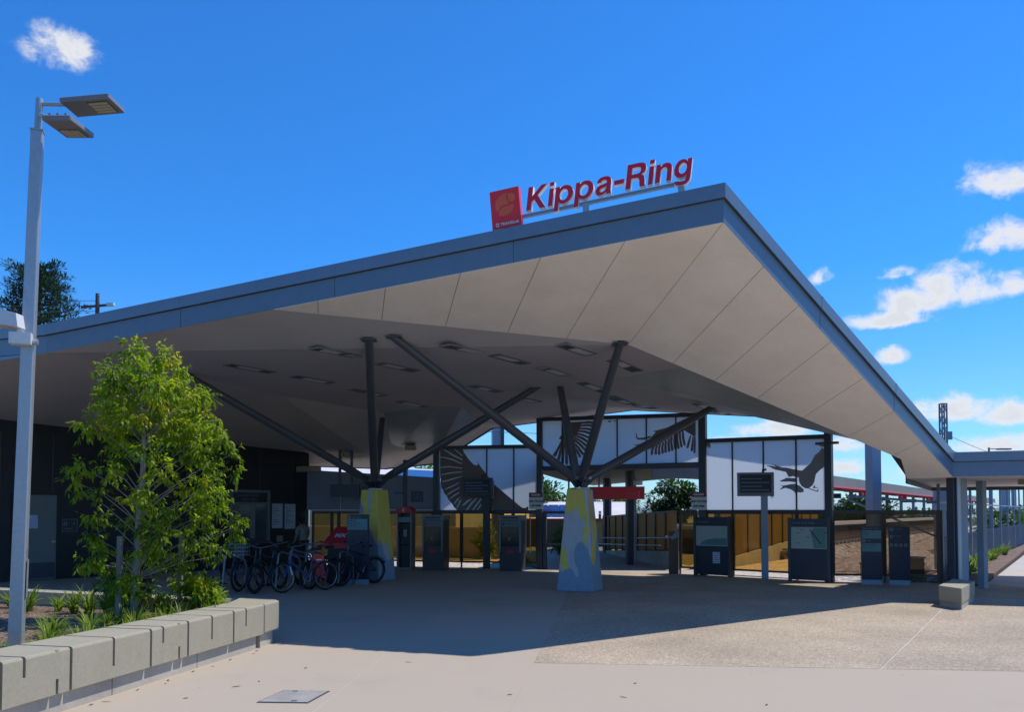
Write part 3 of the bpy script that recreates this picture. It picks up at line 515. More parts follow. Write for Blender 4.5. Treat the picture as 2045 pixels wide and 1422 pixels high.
GL = {'K': [[(0, 0), (0, .72), (.155, .72), (.155, .43), (.42, .72), (.61, .72), (.33, .42), (.63, 0), (.44, 0), (.225, .31), (.155, .235), (.155, 0)]],
 'i': [[(0, 0), (0, .53), (.142, .53), (.142, 0)], [(0, .60), (0, .72), (.142, .72), (.142, .60)]],
 'p': [[(0, -.2), (0, .53), (.135, .53), (.135, .47)] + ell(.30, .265, .265, .28, 118, -122, 16) + [(.142, .06), (.142, -.2)], ell(.275, .265, .13, .165, 0, 345, 15)],
 'a': [[(.02, .37), (.155, .37), (.175, .42), (.24, .435), (.31, .42), (.33, .37), (.315, .335), (.24, .322), (.12, .30), (.04, .25), (0, .15), (.03, .05), (.10, -.002), (.19, -.012), (.28, .015), (.335, .065), (.345, 0), (.495, 0), (.472, .08), (.468, .37), (.44, .47), (.36, .53), (.24, .545), (.12, .525), (.045, .46)], [(.33, .245), (.30, .225), (.22, .205), (.16, .185), (.14, .14), (.165, .10), (.22, .09), (.28, .115), (.325, .17)]],
 '-': [[(0, .21), (0, .345), (.30, .345), (.30, .21)]],
 'R': [[(0, 0), (0, .72), (.36, .72), (.47, .70), (.55, .63), (.572, .52), (.54, .42), (.45, .36), (.52, .31), (.55, .22), (.56, .08), (.60, 0), (.43, 0), (.405, .08), (.395, .20), (.36, .265), (.29, .285), (.155, .285), (.155, 0)], [(.155, .41), (.155, .595), (.33, .595), (.395, .565), (.415, .505), (.395, .435), (.33, .41)]],
 'n': [[(0, 0), (0, .53), (.135, .53), (.135, .46), (.19, .52), (.28, .545), (.39, .52), (.455, .44), (.47, .34), (.47, 0), (.33, 0), (.33, .32), (.31, .39), (.25, .42), (.19, .40), (.15, .34), (.145, .28), (.145, 0)]],
 'g': [[(.37, .53), (.50, .53), (.50, 0), (.48, -.11), (.40, -.19), (.26, -.215), (.12, -.195), (.04, -.13), (.03, -.07), (.17, -.07), (.20, -.105), (.27, -.115), (.34, -.09), (.365, -.02), (.365, .06), (.30, .01), (.21, 0), (.10, .04), (.02, .14), (0, .27), (.03, .41), (.11, .51), (.21, .545), (.31, .52), (.37, .455)], ell(.25, .275, .112, .155, 0, 345, 15)]}
def glyph(mb, ch, u, v, size, d0, d1, grow=0.):
    cu = bpy.data.curves.new('g', 'CURVE'); cu.dimensions = '2D'; cu.fill_mode = 'BOTH'; cu.extrude = (d1 - d0) / 2; cu.offset = grow
    for loop in GL[ch]:
        sp_ = cu.splines.new('POLY'); sp_.points.add(len(loop) - 1); sp_.use_cyclic_u = True
        for pt_, (x, y) in zip(sp_.points, loop): pt_.co = ((x + .20 * y) * size, y * size, 0, 1)
    ob = bpy.data.objects.new('g', cu); col.objects.link(ob); dg = bpy.context.evaluated_depsgraph_get(); me = ob.evaluated_get(dg).to_mesh()
    mb.add([at(SF, u + p.co.x, v + p.co.y, (d0 + d1) / 2 + p.co.z) for p in me.vertices], [tuple(p.vertices) for p in me.polygons])
    ob.evaluated_get(dg).to_mesh_clear(); bpy.data.objects.remove(ob); bpy.data.curves.remove(cu); return mb
u = .55; base = .258; SZ = .492
for ch in 'Kippa-Ring':
    lo = glyph(MB(), ch, u, base, SZ, -.045, .04).build('letter', 'letterside', sgn)
    glyph(MB(), ch, u, base, SZ, .041, .046, -.003).build('letter_face', 'letter', lo)
    u += (max(p[0] for p in GL[ch][0]) + .062) * SZ
UEND = u
mb = MB(); fbox(mb, SF, LOGO0 + .4, UEND - .05, .20, .245, -.09, -.03); mb.build('rail', 'bluecol', sgn)
for uu in (LOGO0 + .22, 1.45, UEND - .18):
    mb = MB(); fbox(mb, SF, uu - .045, uu + .045, -.02, .21, -.1, -.01); fbox(mb, SF, uu - .09, uu + .09, -.03, .01, -.13, .04); mb.build('bracket', 'galv', sgn)

# ------------------------------------------------------------------ branching columns
def column(name, label, q, tops, top_scale, zt):
    c = sum((Vector((*p, 0)) for p in q), Vector()) / 4; t = thing(name, label, 'column', tuple(c))
    tq = [(c.x + (p[0] - c.x) * top_scale, c.y + (p[1] - c.y) * top_scale) for p in q]
    mb = MB(); b = .03
    mb.add([(*p, 0) for p in q] + [(*p, zt) for p in tq], [(0, 3, 2, 1), (4, 5, 6, 7)] + [(i, (i + 1) % 4, 4 + (i + 1) % 4, 4 + i) for i in range(4)])
    o = mb.build('pedestal', 'pillar', t); bv = o.modifiers.new('bevel', 'BEVEL'); bv.width = .025; bv.segments = 2
    MB().box((c.x, c.y, zt + .015), (.34, .34, .03), .3).build('base_plate', 'galv', t)
    for k, tp_ in enumerate(tops):
        tp_ = Vector(tp_); d = Vector((tp_.x - c.x, tp_.y - c.y, 0)); d.normalize(); s0 = Vector((c.x, c.y, zt + .2)) + d * .13; dd = (tp_ - s0).normalized(); e = tp_ + dd * .12; L = (e - s0).length
        st = MB().tube([s0, s0 + dd * .12, s0 + dd * .5, s0 + dd * L * .5, e], [.055, .085, .10, .092, .072], 14).build('strut', 'strut', t, smooth=True)
        MB().beam(Vector((c.x, c.y, zt + .05)) + d * .05, s0 + dd * .22, .03, .17).build('gusset', 'steel', st)
        MB().tube([s0 + dd * .1 - d.cross(Vector((0, 0, 1))) * .09, s0 + dd * .1 + d.cross(Vector((0, 0, 1))) * .09], .035, 10).build('pin', 'galv', st)
        MB().beam(tp_ - Vector((.14, 0, .01)), tp_ + Vector((.14, 0, -.01)), .28, .012).build('head_plate', 'strut', st)
    return t
p1 = column('branching_column', 'nearer column with painted yellow and blue concrete foot and four dark struts', [(.975, 17.69), (1.75, 17.35), (2.05, 18.04), (1.28, 18.38)],
    [(1.96, 14.45, 4.80), (-2.10, 14.2, 4.86), (1.126, 18.78, 4.74), (5.45, 19.55, 4.60)], .56, 2.25)
p2 = column('branching_column', 'farther column with painted foot beside the bicycles and dark information panel', [(-4.07, 20.48), (-3.33, 20.09), (-2.99, 20.72), (-3.73, 21.11)],
    [(-2.57, 14.3, 4.83), (-3.751, 23.2, 4.58), (.627, 19.0, 4.735), (-7.0, 16.95, 4.70)], .62, 2.31)
MB().box((1.93, 17.61, 1.62), (.02, .13, .15), R(-114) + R(90)).build('alarm_box', 'machine', p1)
MB().box((1.93, 17.60, 1.73), (.022, .13, .06), R(-114) + R(90)).build('notice', 'white', p1)

# ------------------------------------------------------------------ dark station building on the left
W, W2 = (-11.85, 20.65), (-6.75, 26.6)
bl = thing('station_building', 'black clad station building under the canopy with grey doors and ticket window', 'building', (-9.3, 23.6, 0))
ud = Vector((W2[0] - W[0], W2[1] - W[1], 0)).normalized(); W0 = (W[0] - ud.x * 6, W[1] - ud.y * 6)
BF = frame2(W0, W2); LB = (Vector((*W2, 0)) - Vector((*W0, 0))).length   # u=6 at W
mb = MB(); mb.prism([(0, 0), (LB, 0), (LB, 3.9), (0, 4.6)], BF, -.3, 0); mb.build('wall', 'black', bl)
W3 = (W2[0] - .9, W2[1] + 3.5); SF2 = frame2(W2, W3)
mb = MB(); mb.prism([(0, 0), (3.6, 0), (3.6, 3.6), (0, 3.65)], frame2(W2, W3), -.3, -.003); mb.build('side_wall', 'black', bl)
for k in range(1, 12): fbox(MB(), BF, k * 1.2 - .012, k * 1.2 + .012, .1, 3.75, .001, .012).build('cladding_batten', 'steel', bl)
def bu(px_, z): pass
def door(u0, u1, label=None):
    d = MB(); fbox(d, BF, u0, u1, .02, 2.17, .002, .035); d = d.build('door', 'door', bl)
    m = MB()
    for a, b, c, e in ((u0 - .06, u0, 0, 2.23), (u1, u1 + .06, 0, 2.23), (u0, u1, 2.17, 2.23)): fbox(m, BF, a, b, c, e, .002, .055)
    m.build('door_frame', 'black', d)
    m = MB(); fbox(m, BF, u1 - .12, u1 - .04, .95, 1.0, .04, .09); m.build('handle', 'galv', d)
    m = MB(); fbox(m, BF, u0 + .02, u1 - .02, .05, .45, .0355, .038); m.build('kick_plate', 'machine', d)
    return d
d1 = door(5.13, 6.1); d2 = door(3.35, 4.3)
m = MB(); fbox(m, BF, 5.42, 5.66, 1.32, 1.66, .036, .04); m.build('notice', 'paper', d1)
# toilet sign with the two figures
ts = MB(); fbox(ts, BF, 6.23, 6.62, 1.22, 1.55, .013, .022); ts = ts.build('toilet_sign', 'navy', bl)
m = MB()
for a, b, c, e in ((6.23, 6.62, 1.54, 1.55), (6.23, 6.62, 1.22, 1.23), (6.23, 6.24, 1.22, 1.55), (6.61, 6.62, 1.22, 1.55)): fbox(m, BF, a, b, c, e, .0225, .025)
for cx in (6.29, 6.345):
    fbox(m, BF, cx - .014, cx + .014, 1.38, 1.46, .0225, .025); fbox(m, BF, cx - .01, cx + .01, 1.47, 1.49, .0225, .025)
text(m, '\u2190', BF, 6.5, 1.4, .1, .002, .0225)
text(m, 'Toilets', BF, 6.3, 1.28, .07, .002, .0225); m.build('pictograms', 'machinelight', ts)
# ticket window
u0, u1 = 11.05, 12.25
wn = MB()
for a, b, c, e in ((u0 - .08, u0, .75, 2.42), (u1, u1 + .1, .75, 2.42), (u0, u1, 2.34, 2.42), (u0, u1, 1.98, 2.04), (u0, u1, .75, .82)): fbox(wn, BF, a, b, c, e, .002, .07)
wn = wn.build('ticket_window', 'frame', bl)
m = MB(); fbox(m, BF, u0, u1, .82, 1.98, .003, .015); m.build('pane', 'darkglass', wn)
m = MB(); fbox(m, BF, u0 + .62, u0 + .80, .9, 1.97, .0155, .02); m.build('blind', 'machinelight', wn)
m = MB(); fbox(m, BF, u0 + .02, u1 - .1, 2.045, 2.335, .01, .05); sb = m.build('sign_board', 'navy', wn)
m = MB(); text(m, 'Customer Service', BF, u0 + .14, 2.22, .105, .002, .051); text(m, 'Ticket Office', BF, u0 + .3, 2.09, .105, .002, .051); m.build('lettering', 'machinelight', sb)
m = MB(); fbox(m, BF, u0, u1, .78, .83, .0, .25); m.build('counter', 'machine', wn)
for i, (a, b, c, e) in enumerate(((12.44, 12.82, 1.22, 2.0), (12.90, 13.30, 1.19, 1.99))):
    f = MB(); fbox(f, BF, a - .03, b + .03, c - .03, e + .03, .013, .03); f = f.build('poster_case', 'steel', bl)
    m = MB(); fbox(m, BF, a, b, c, e, .031, .036); s = m.build('poster', 'poster', f)
    m = MB()
    for q in range(9): fbox(m, BF, a + .05, a + .12 + .2 * ((q * 7) % 5) / 5, e - .1 - q * .07, e - .085 - q * .07, .0365, .038)
    m.build('print', 'navy', f)
m = MB(); fbox(m, BF, 12.62, 12.85, .78, .98, .013, .03); m.build('notice', 'machinelight', bl)
m = MB(); fbox(m, BF, 1.6, 1.75, 3.85, 4.05, .01, .22); m.build('camera', 'whitebox', bl)
m = MB(); fbox(m, BF, 13.35, LB + .2, 3.05, 3.22, -.2, .4); m.build('awning_edge', 'bricky', bl)

# ------------------------------------------------------------------ screens with birds, glass fences below
FL, FM, FR, FE, FZ, FB = (-2.33, 25.3), (.85, 24.44), (5.29, 22.19), (7.87, 19.97), (10.43, 19.53), (-7.06, 26.62)
def polys(parent, data, fr, m, name, d0, d1):
    for p in data:
        a = 0
        for i in range(len(p)): x0, y0 = p[i]; x1, y1 = p[(i + 1) % len(p)]; a += x0 * y1 - x1 * y0
        MB().prism(p if a > 0 else p[::-1], fr, d0, d1).build(name, m, parent)
def mural(label, A, B, zb, zt0, zt1, posts, dark, light, bm_='birdm'):
    fr = frame2(A, B); L = (Vector((*B, 0)) - Vector((*A, 0))).length
    t = thing('mural_screen', label, 'screen', (A[0], A[1], 0)); us = [.06] + posts + [L - .06]
    for a, b in zip(us, us[1:]):
        z0, z1 = zt0 + (zt1 - zt0) * a / L, zt0 + (zt1 - zt0) * b / L
        MB().prism([(a + .018, zb), (b - .018, zb), (b - .018, z1 - .1), (a + .018, z0 - .1)], fr, -.012, 0).build('panel', 'panel', t)
    for a in posts:
        m = MB(); fbox(m, fr, a - .018, a + .018, zb - .02, zt0 + (zt1 - zt0) * a / L - .1, -.03, .02); m.build('mullion', 'steel', t)
    MB().prism([(0, zt0 - .11), (L, zt1 - .11), (L, zt1), (0, zt0)], fr, -.06, .06).build('top_beam', 'steel', t)
    MB().prism([(0, zb - .06), (L, zb - .06), (L, zb), (0, zb)], fr, -.04, .04).build('bottom_beam', 'steel', t)
    polys(t, dark, fr, bm_, 'bird', .002, .006); polys(t, light, fr, 'birdw', 'feather_gap', .0065, .009)
    return t, fr, L
LD=[[(0.07, 3.72), (0.81, 3.73), (0.85, 3.6), (1.03, 3.36), (1.18, 3.21), (1.29, 3.18), (1.32, 3.24), (1.27, 3.36), (1.39, 3.16), (1.64, 2.85), (1.79, 2.63), (2.04, 2.43), (2.44, 2.1), (2.71, 1.88), (2.82, 1.85), (2.93, 1.91), (2.93, 1.76), (0.63, 1.76), (0.61, 1.82), (0.52, 1.89), (0.48, 1.97), (0.41, 2.06), (0.33, 2.14), (0.29, 2.25), (0.2, 2.31), (0.17, 2.42), (0.11, 2.5), (0.09, 2.62), (0.08, 2.74), (0.07, 3.23)]]
LW=[[(0.17, 3.7), (0.22, 3.71), (0.52, 3.54), (0.81, 3.39), (0.8, 3.35), (0.49, 3.49)], [(0.52, 3.71), (0.57, 3.71), (0.81, 3.51), (0.8, 3.48)], [(0.08, 3.48), (0.26, 3.46), (0.49, 3.4), (0.8, 3.26), (0.79, 3.23), (0.47, 3.36), (0.24, 3.43), (0.08, 3.45)], [(0.08, 3.16), (0.36, 3.18), (0.8, 3.12), (0.8, 3.09), (0.37, 3.14), (0.08, 3.13)], [(0.09, 2.92), (0.39, 2.98), (0.8, 3.01), (0.8, 2.98), (0.39, 2.94), (0.09, 2.89)], [(0.13, 2.7), (0.47, 2.79), (0.8, 2.87), (0.8, 2.84), (0.5, 2.75), (0.16, 2.67)], [(0.25, 2.47), (0.5, 2.58), (0.7, 2.67), (0.7, 2.64), (0.5, 2.53), (0.21, 2.42)], [(0.3, 2.3), (0.5, 2.42), (0.71, 2.52), (0.71, 2.48), (0.52, 2.38), (0.33, 2.27)], [(0.37, 2.15), (0.52, 2.27), (0.71, 2.37), (0.71, 2.32), (0.54, 2.23), (0.41, 2.14)], [(0.52, 2.01), (0.63, 2.15), (0.78, 2.22), (0.73, 2.18), (0.64, 2.08), (0.57, 1.98)], [(0.61, 1.89), (0.7, 2.08), (0.79, 2.15), (0.75, 2.05), (0.68, 1.91), (0.64, 1.84)], [(0.82, 1.97), (0.96, 2.1), (1.14, 2.17), (1.06, 2.09), (0.91, 1.97), (0.83, 1.92)], [(0.89, 1.76), (1.09, 2.03), (1.26, 2.17), (1.3, 2.17), (1.15, 2.0), (0.96, 1.76)], [(1.1, 1.76), (1.24, 1.96), (1.41, 2.17), (1.43, 2.12), (1.29, 1.93), (1.16, 1.76)], [(1.24, 1.76), (1.41, 2.0), (1.43, 1.94), (1.31, 1.76)], [(1.64, 1.83), (1.7, 1.91), (1.72, 1.87), (1.67, 1.81)], [(1.72, 1.76), (1.79, 1.83), (1.8, 1.8), (1.77, 1.76)]]
CD=[[(0.79, 4.43), (1.4, 4.43), (1.33, 4.26), (1.22, 4.08), (1.13, 3.98), (1.01, 3.8), (0.94, 3.71), (0.68, 3.71), (0.55, 3.56), (0.38, 3.34), (0.45, 3.49), (0.55, 3.61), (0.72, 3.92), (0.63, 3.94), (0.72, 4.06)], [(0.62, 3.73), (0.54, 3.6), (0.46, 3.47), (0.48, 3.4), (0.55, 3.42), (0.61, 3.56), (0.68, 3.7)], [(0.69, 3.75), (0.62, 3.49), (0.55, 3.23), (0.58, 3.17), (0.65, 3.21), (0.71, 3.47), (0.76, 3.73)], [(0.77, 3.74), (0.73, 3.47), (0.7, 3.21), (0.74, 3.16), (0.8, 3.2), (0.82, 3.46), (0.84, 3.73)], [(0.84, 3.74), (0.84, 3.47), (0.84, 3.2), (0.89, 3.15), (0.94, 3.2), (0.93, 3.47), (0.91, 3.74)], [(0.9, 3.76), (0.93, 3.52), (0.97, 3.28), (1.03, 3.24), (1.07, 3.29), (1.02, 3.53), (0.97, 3.77)], [(1.38, 4.36), (1.59, 4.36), (1.8, 4.33), (1.84, 4.37), (1.8, 4.41), (1.59, 4.44), (1.38, 4.42)], [(1.33, 4.28), (1.56, 4.28), (1.8, 4.23), (1.84, 4.27), (1.8, 4.31), (1.57, 4.35), (1.33, 4.34)], [(1.27, 4.2), (1.51, 4.18), (1.74, 4.12), (1.79, 4.16), (1.75, 4.2), (1.52, 4.25), (1.28, 4.26)], [(1.23, 4.13), (1.47, 4.09), (1.69, 4.01), (1.74, 4.04), (1.71, 4.09), (1.48, 4.16), (1.24, 4.19)], [(1.18, 4.06), (1.42, 3.99), (1.65, 3.88), (1.7, 3.9), (1.67, 3.95), (1.45, 4.05), (1.21, 4.12)], [(1.14, 4.01), (1.39, 3.89), (1.61, 3.75), (1.67, 3.76), (1.65, 3.82), (1.43, 3.96), (1.18, 4.06)], [(1.11, 3.95), (1.34, 3.81), (1.55, 3.63), (1.61, 3.64), (1.6, 3.7), (1.39, 3.86), (1.15, 4.0)], [(1.09, 3.88), (1.29, 3.73), (1.47, 3.54), (1.53, 3.54), (1.52, 3.6), (1.35, 3.78), (1.14, 3.93)], [(1.06, 3.81), (1.24, 3.63), (1.38, 3.43), (1.44, 3.43), (1.45, 3.48), (1.3, 3.68), (1.12, 3.85)], [(1.05, 3.72), (1.19, 3.55), (1.29, 3.36), (1.35, 3.35), (1.36, 3.4), (1.26, 3.59), (1.11, 3.75)], [(2.2, 4.41), (2.31, 4.41), (2.29, 4.37), (2.23, 4.37)], [(2.37, 4.41), (2.46, 4.4), (2.44, 4.38), (2.39, 4.38)], [(3.56, 4.04), (3.95, 4.12), (4.46, 4.34), (4.79, 4.33), (4.79, 3.84), (4.73, 3.85), (4.47, 4.03), (4.14, 3.9), (3.77, 3.68), (3.5, 3.55), (3.36, 3.51), (3.06, 3.5), (3.19, 3.6), (3.37, 3.71), (3.47, 3.81), (3.51, 3.88), (3.65, 4.01)], [(3.49, 3.92), (3.34, 3.88), (3.12, 3.87), (3.09, 3.92), (3.08, 4.01), (3.05, 4.0), (3.06, 3.88), (3.11, 3.82), (3.29, 3.81), (3.49, 3.86)], [(3.47, 3.8), (3.24, 3.7), (2.99, 3.67), (3.01, 3.65), (3.24, 3.65), (3.4, 3.72)], [(3.55, 3.61), (3.5, 3.51), (3.49, 3.4), (3.52, 3.35), (3.57, 3.38), (3.57, 3.49), (3.61, 3.6)], [(3.65, 3.65), (3.61, 3.53), (3.6, 3.4), (3.64, 3.36), (3.68, 3.39), (3.68, 3.52), (3.71, 3.64)], [(3.74, 3.69), (3.71, 3.54), (3.7, 3.39), (3.74, 3.35), (3.78, 3.38), (3.77, 3.53), (3.8, 3.68)], [(3.83, 3.72), (3.8, 3.57), (3.8, 3.42), (3.84, 3.38), (3.88, 3.41), (3.87, 3.57), (3.89, 3.72)], [(3.91, 3.78), (3.89, 3.61), (3.89, 3.44), (3.93, 3.4), (3.97, 3.43), (3.96, 3.6), (3.97, 3.77)], [(3.99, 3.83), (3.98, 3.64), (3.99, 3.46), (4.03, 3.42), (4.07, 3.46), (4.05, 3.64), (4.06, 3.82)], [(4.07, 3.87), (4.06, 3.68), (4.08, 3.49), (4.12, 3.45), (4.16, 3.49), (4.13, 3.68), (4.14, 3.87)], [(4.16, 3.91), (4.15, 3.72), (4.17, 3.52), (4.22, 3.48), (4.25, 3.52), (4.22, 3.72), (4.22, 3.92)], [(4.23, 3.95), (4.23, 3.75), (4.26, 3.54), (4.3, 3.5), (4.34, 3.54), (4.3, 3.75), (4.3, 3.95)], [(4.31, 3.99), (4.32, 3.78), (4.35, 3.57), (4.39, 3.54), (4.42, 3.58), (4.38, 3.79), (4.37, 3.99)], [(4.39, 4.01), (4.4, 3.82), (4.44, 3.62), (4.48, 3.59), (4.51, 3.63), (4.47, 3.82), (4.45, 4.02)], [(4.63, 3.88), (4.57, 3.72), (4.52, 3.56), (4.55, 3.51), (4.59, 3.54), (4.63, 3.7), (4.67, 3.87)], [(4.7, 3.85), (4.67, 3.66), (4.64, 3.46), (4.67, 3.42), (4.71, 3.45), (4.73, 3.65), (4.74, 3.84)], [(4.75, 3.84), (4.73, 3.62), (4.72, 3.4), (4.75, 3.36), (4.78, 3.39), (4.79, 3.61), (4.79, 3.83)]]
CW=[]
RD=[[(1.82, 2.96), (1.98, 2.94), (2.09, 2.91), (1.98, 2.99), (2.0, 2.99), (2.24, 2.89), (2.37, 2.88), (2.61, 2.82), (2.77, 2.79), (2.91, 2.91), (2.99, 2.97), (3.07, 3.12), (3.12, 3.2), (3.16, 3.19), (3.17, 3.24), (3.22, 3.23), (3.21, 3.29), (3.24, 3.28), (3.26, 3.34), (3.3, 3.34), (3.36, 3.26), (3.35, 2.88), (3.21, 2.78), (3.12, 2.69), (3.09, 2.56), (3.08, 2.5), (3.03, 2.41), (2.94, 2.34), (3.02, 2.31), (3.15, 2.27), (3.16, 2.34), (3.04, 2.34), (3.08, 2.43), (3.1, 2.36), (3.16, 2.35), (3.18, 2.26), (3.16, 2.24), (3.01, 2.29), (2.92, 2.33), (2.84, 2.34), (2.75, 2.4), (2.69, 2.51), (2.68, 2.62), (2.61, 2.63), (2.53, 2.66), (2.47, 2.64), (2.42, 2.64), (2.35, 2.77), (2.06, 2.84), (1.95, 2.9)], [(2.19, 2.54), (2.37, 2.62), (2.48, 2.61), (2.61, 2.6), (2.64, 2.51), (2.57, 2.5), (2.46, 2.52), (2.21, 2.52)], [(2.16, 2.45), (2.29, 2.42), (2.46, 2.45), (2.58, 2.46), (2.71, 2.4), (2.8, 2.32), (2.81, 2.25), (2.73, 2.23), (2.6, 2.25), (2.58, 2.2), (2.57, 2.25), (2.49, 2.31), (2.34, 2.36), (2.17, 2.31), (2.27, 2.4)], [(3.21, 3.42), (3.36, 3.42), (3.36, 3.37), (3.24, 3.38)]]
RD2=[[(0.05, 3.67), (0.23, 3.67), (0.24, 3.5), (0.19, 3.5), (0.15, 3.57), (0.14, 3.5), (0.11, 3.55), (0.1, 3.41), (0.05, 3.46)]]
tl, fl_, Ll = mural('opal screen with a large dark spread wing behind the ticket machines', FL, FM, 1.79, 3.82, 3.80, [1.60, 2.47], LD, LW)
tcn, fc_, Lc = mural('high opal screen with two dark feathered wings above the gateway', FM, FR, 3.12, 4.62, 4.50, [.75, 2.49, 3.37, 4.23], CD, CW)
tr_, fr_, Lr = mural('opal screen with a dark eagle carrying a fish, right of the gateway', FR, FE, 1.79, 3.76, 3.68, [.88, 1.75, 2.62], RD + RD2, [], 'birdg')
# tall frame posts belong to the screens they end
MB().box((FL[0] - .05, FL[1] + .01, 2.1), (.19, .16, 4.2), -.25).build('post', 'steel', tl)
MB().box((FM[0], FM[1] - .03, 2.38), (.17, .16, 4.76), -.35).build('post', 'steel', tcn)
MB().box((FR[0], FR[1] - .03, 2.35), (.20, .17, 4.70), -.55).build('post', 'steel', tcn)
MB().box((FE[0] + .03, FE[1] - .02, 1.93), (.17, .16, 3.86), -.7).build('post', 'steel', tr_)
MB().box((FE[0] - .03, FE[1] - .08, 3.45), (.55, .1, .06), -.7).build('bracket_arm', 'steel', tr_)
fbox(MB(), frame2(FB, (-2.5, 25.35)), 3.73, 3.85, 0, 3.4, -.06, .06).build('post', 'steel', tl)
# slate panels over the glass doors further left
gf = frame2(FB, (-2.45, 25.33)); gL = 4.78
gt = thing('slate_screen', 'plain slate blue panel screen over the amber glass left of the payphone', 'screen', (FB[0], FB[1], 0))
for a, b in ((0, 1.5), (1.52, 2.65), (2.67, 3.72), (3.86, gL)):
    MB().prism([(a, 1.8), (b, 1.8), (b, 3.15 - .32 * b / gL), (a, 3.15 - .32 * a / gL)], gf, -.03, 0).build('panel', 'greypanel', gt)
MB().prism([(3.45, 2.33), (3.7, 2.33), (3.7, 2.36), (3.45, 2.36)], gf, 0, .08).build('cable_tray', 'steel', gt)
m = MB(); fbox(m, gf, 4.0, 4.4, 2.05, 2.4, .002, .03); sq = m.build('small_sign', 'navy', gt)
m = MB(); text(m, 'Lift', gf, 4.17, 2.28, .07, .002, .031); text(m, 'Exit', gf, 4.17, 2.18, .07, .002, .031); m.build('lettering', 'machinelight', sq)
def glass_fence(label, A, B, edges, top=1.73, bot=.16, m='amber', post=True):
    fr = frame2(A, B); L = (Vector((*B, 0)) - Vector((*A, 0))).length; t = thing('glass_fence', label, 'fence', (A[0], A[1], 0))
    for a, b in zip(edges, edges[1:]):
        p = MB(); fbox(p, fr, a + .05, b - .05, bot + .05, top - .05, -.008, .004); p.build('pane', m, t)
        f = MB()
        for q in ((a + .02, b - .02, top - .05, top), (a + .02, b - .02, bot, bot + .05), (a + .02, a + .05, bot + .05, top - .05), (b - .05, b - .02, bot + .05, top - .05)): fbox(f, fr, *q, -.025, .025)
        f.build('frame', 'brownframe', t)
    if post:
        for a in edges: f = MB(); fbox(f, fr, a - .02, a + .02, 0, top + .02, -.035, .03); f.build('post', 'brownframe', t)
    f = MB(); fbox(f, fr, edges[0], edges[-1], top + .003, top + .05, -.04, .035); f.build('top_rail', 'steel', t)
    return t, fr
glass_fence('amber glass fence and gate under the slate panels beside the dark building', FB, (-2.45, 25.33), [.5, 1.2, 1.45, 2.5, 3.65, 4.75])
glass_fence('amber glass fence behind the two ticket machines', FL, FM, [.08, .78, 1.55, 2.45, 3.22])
glass_fence('amber glass fence behind the two map boards', FR, FE, [.1, .88, 1.75, 2.62, 3.33])
glass_fence('brown tinted glass fence in front of the tracks at the right', FE, FZ, [.1, 1.3, 2.56], m='amberdark')
glass_fence('short amber glass side panel by the gate opening right of the red sign', (4.72, 22.55), (5.2, 22.28), [.0, .5])
# gate leaf and validator post
gt2 = thing('gate_post', 'dark gate post with silver latch at the walkway opening', 'gate', (4.55, 22.6, 0))
MB().box((4.55, 22.6, .6), (.26, .12, 1.2), -.4).build('leaf', 'brownframe', gt2)
MB().add([(4.42, 22.5, 1.0), (4.66, 22.42, 1.28), (4.68, 22.42, 1.05), (4.5, 22.48, .95)], [(0, 1, 2, 3)]).build('plate', 'machinelight', gt2)
MB().tube([(4.3, 22.45, 1.05), (4.5, 22.48, 1.03)], .018).build('latch', 'galv', gt2)
gt3 = thing('walkway_gate', 'open dark steel gate frame between the left screen and the nearer column', 'gate', (1.3, 24.2, 0))
for x, y in ((1.0, 24.36), (1.72, 24.1)): MB().box((x, y, .88), (.1, .1, 1.76), -.4).build('post', 'steel', gt3)
MB().beam((1.0, 24.36, 1.72), (1.72, 24.1, 1.72), .08, .08).build('head', 'steel', gt3)
MB().beam((1.05, 24.33, .75), (1.67, 24.12, .75), .04, .05).build('rail', 'steel', gt3)
for dx in (0, .13): MB().tube([(.42 + dx, 24.3, .45), (.42 + dx, 24.3, 1.68)], .016).build('pull_handle', 'galv', gt3)

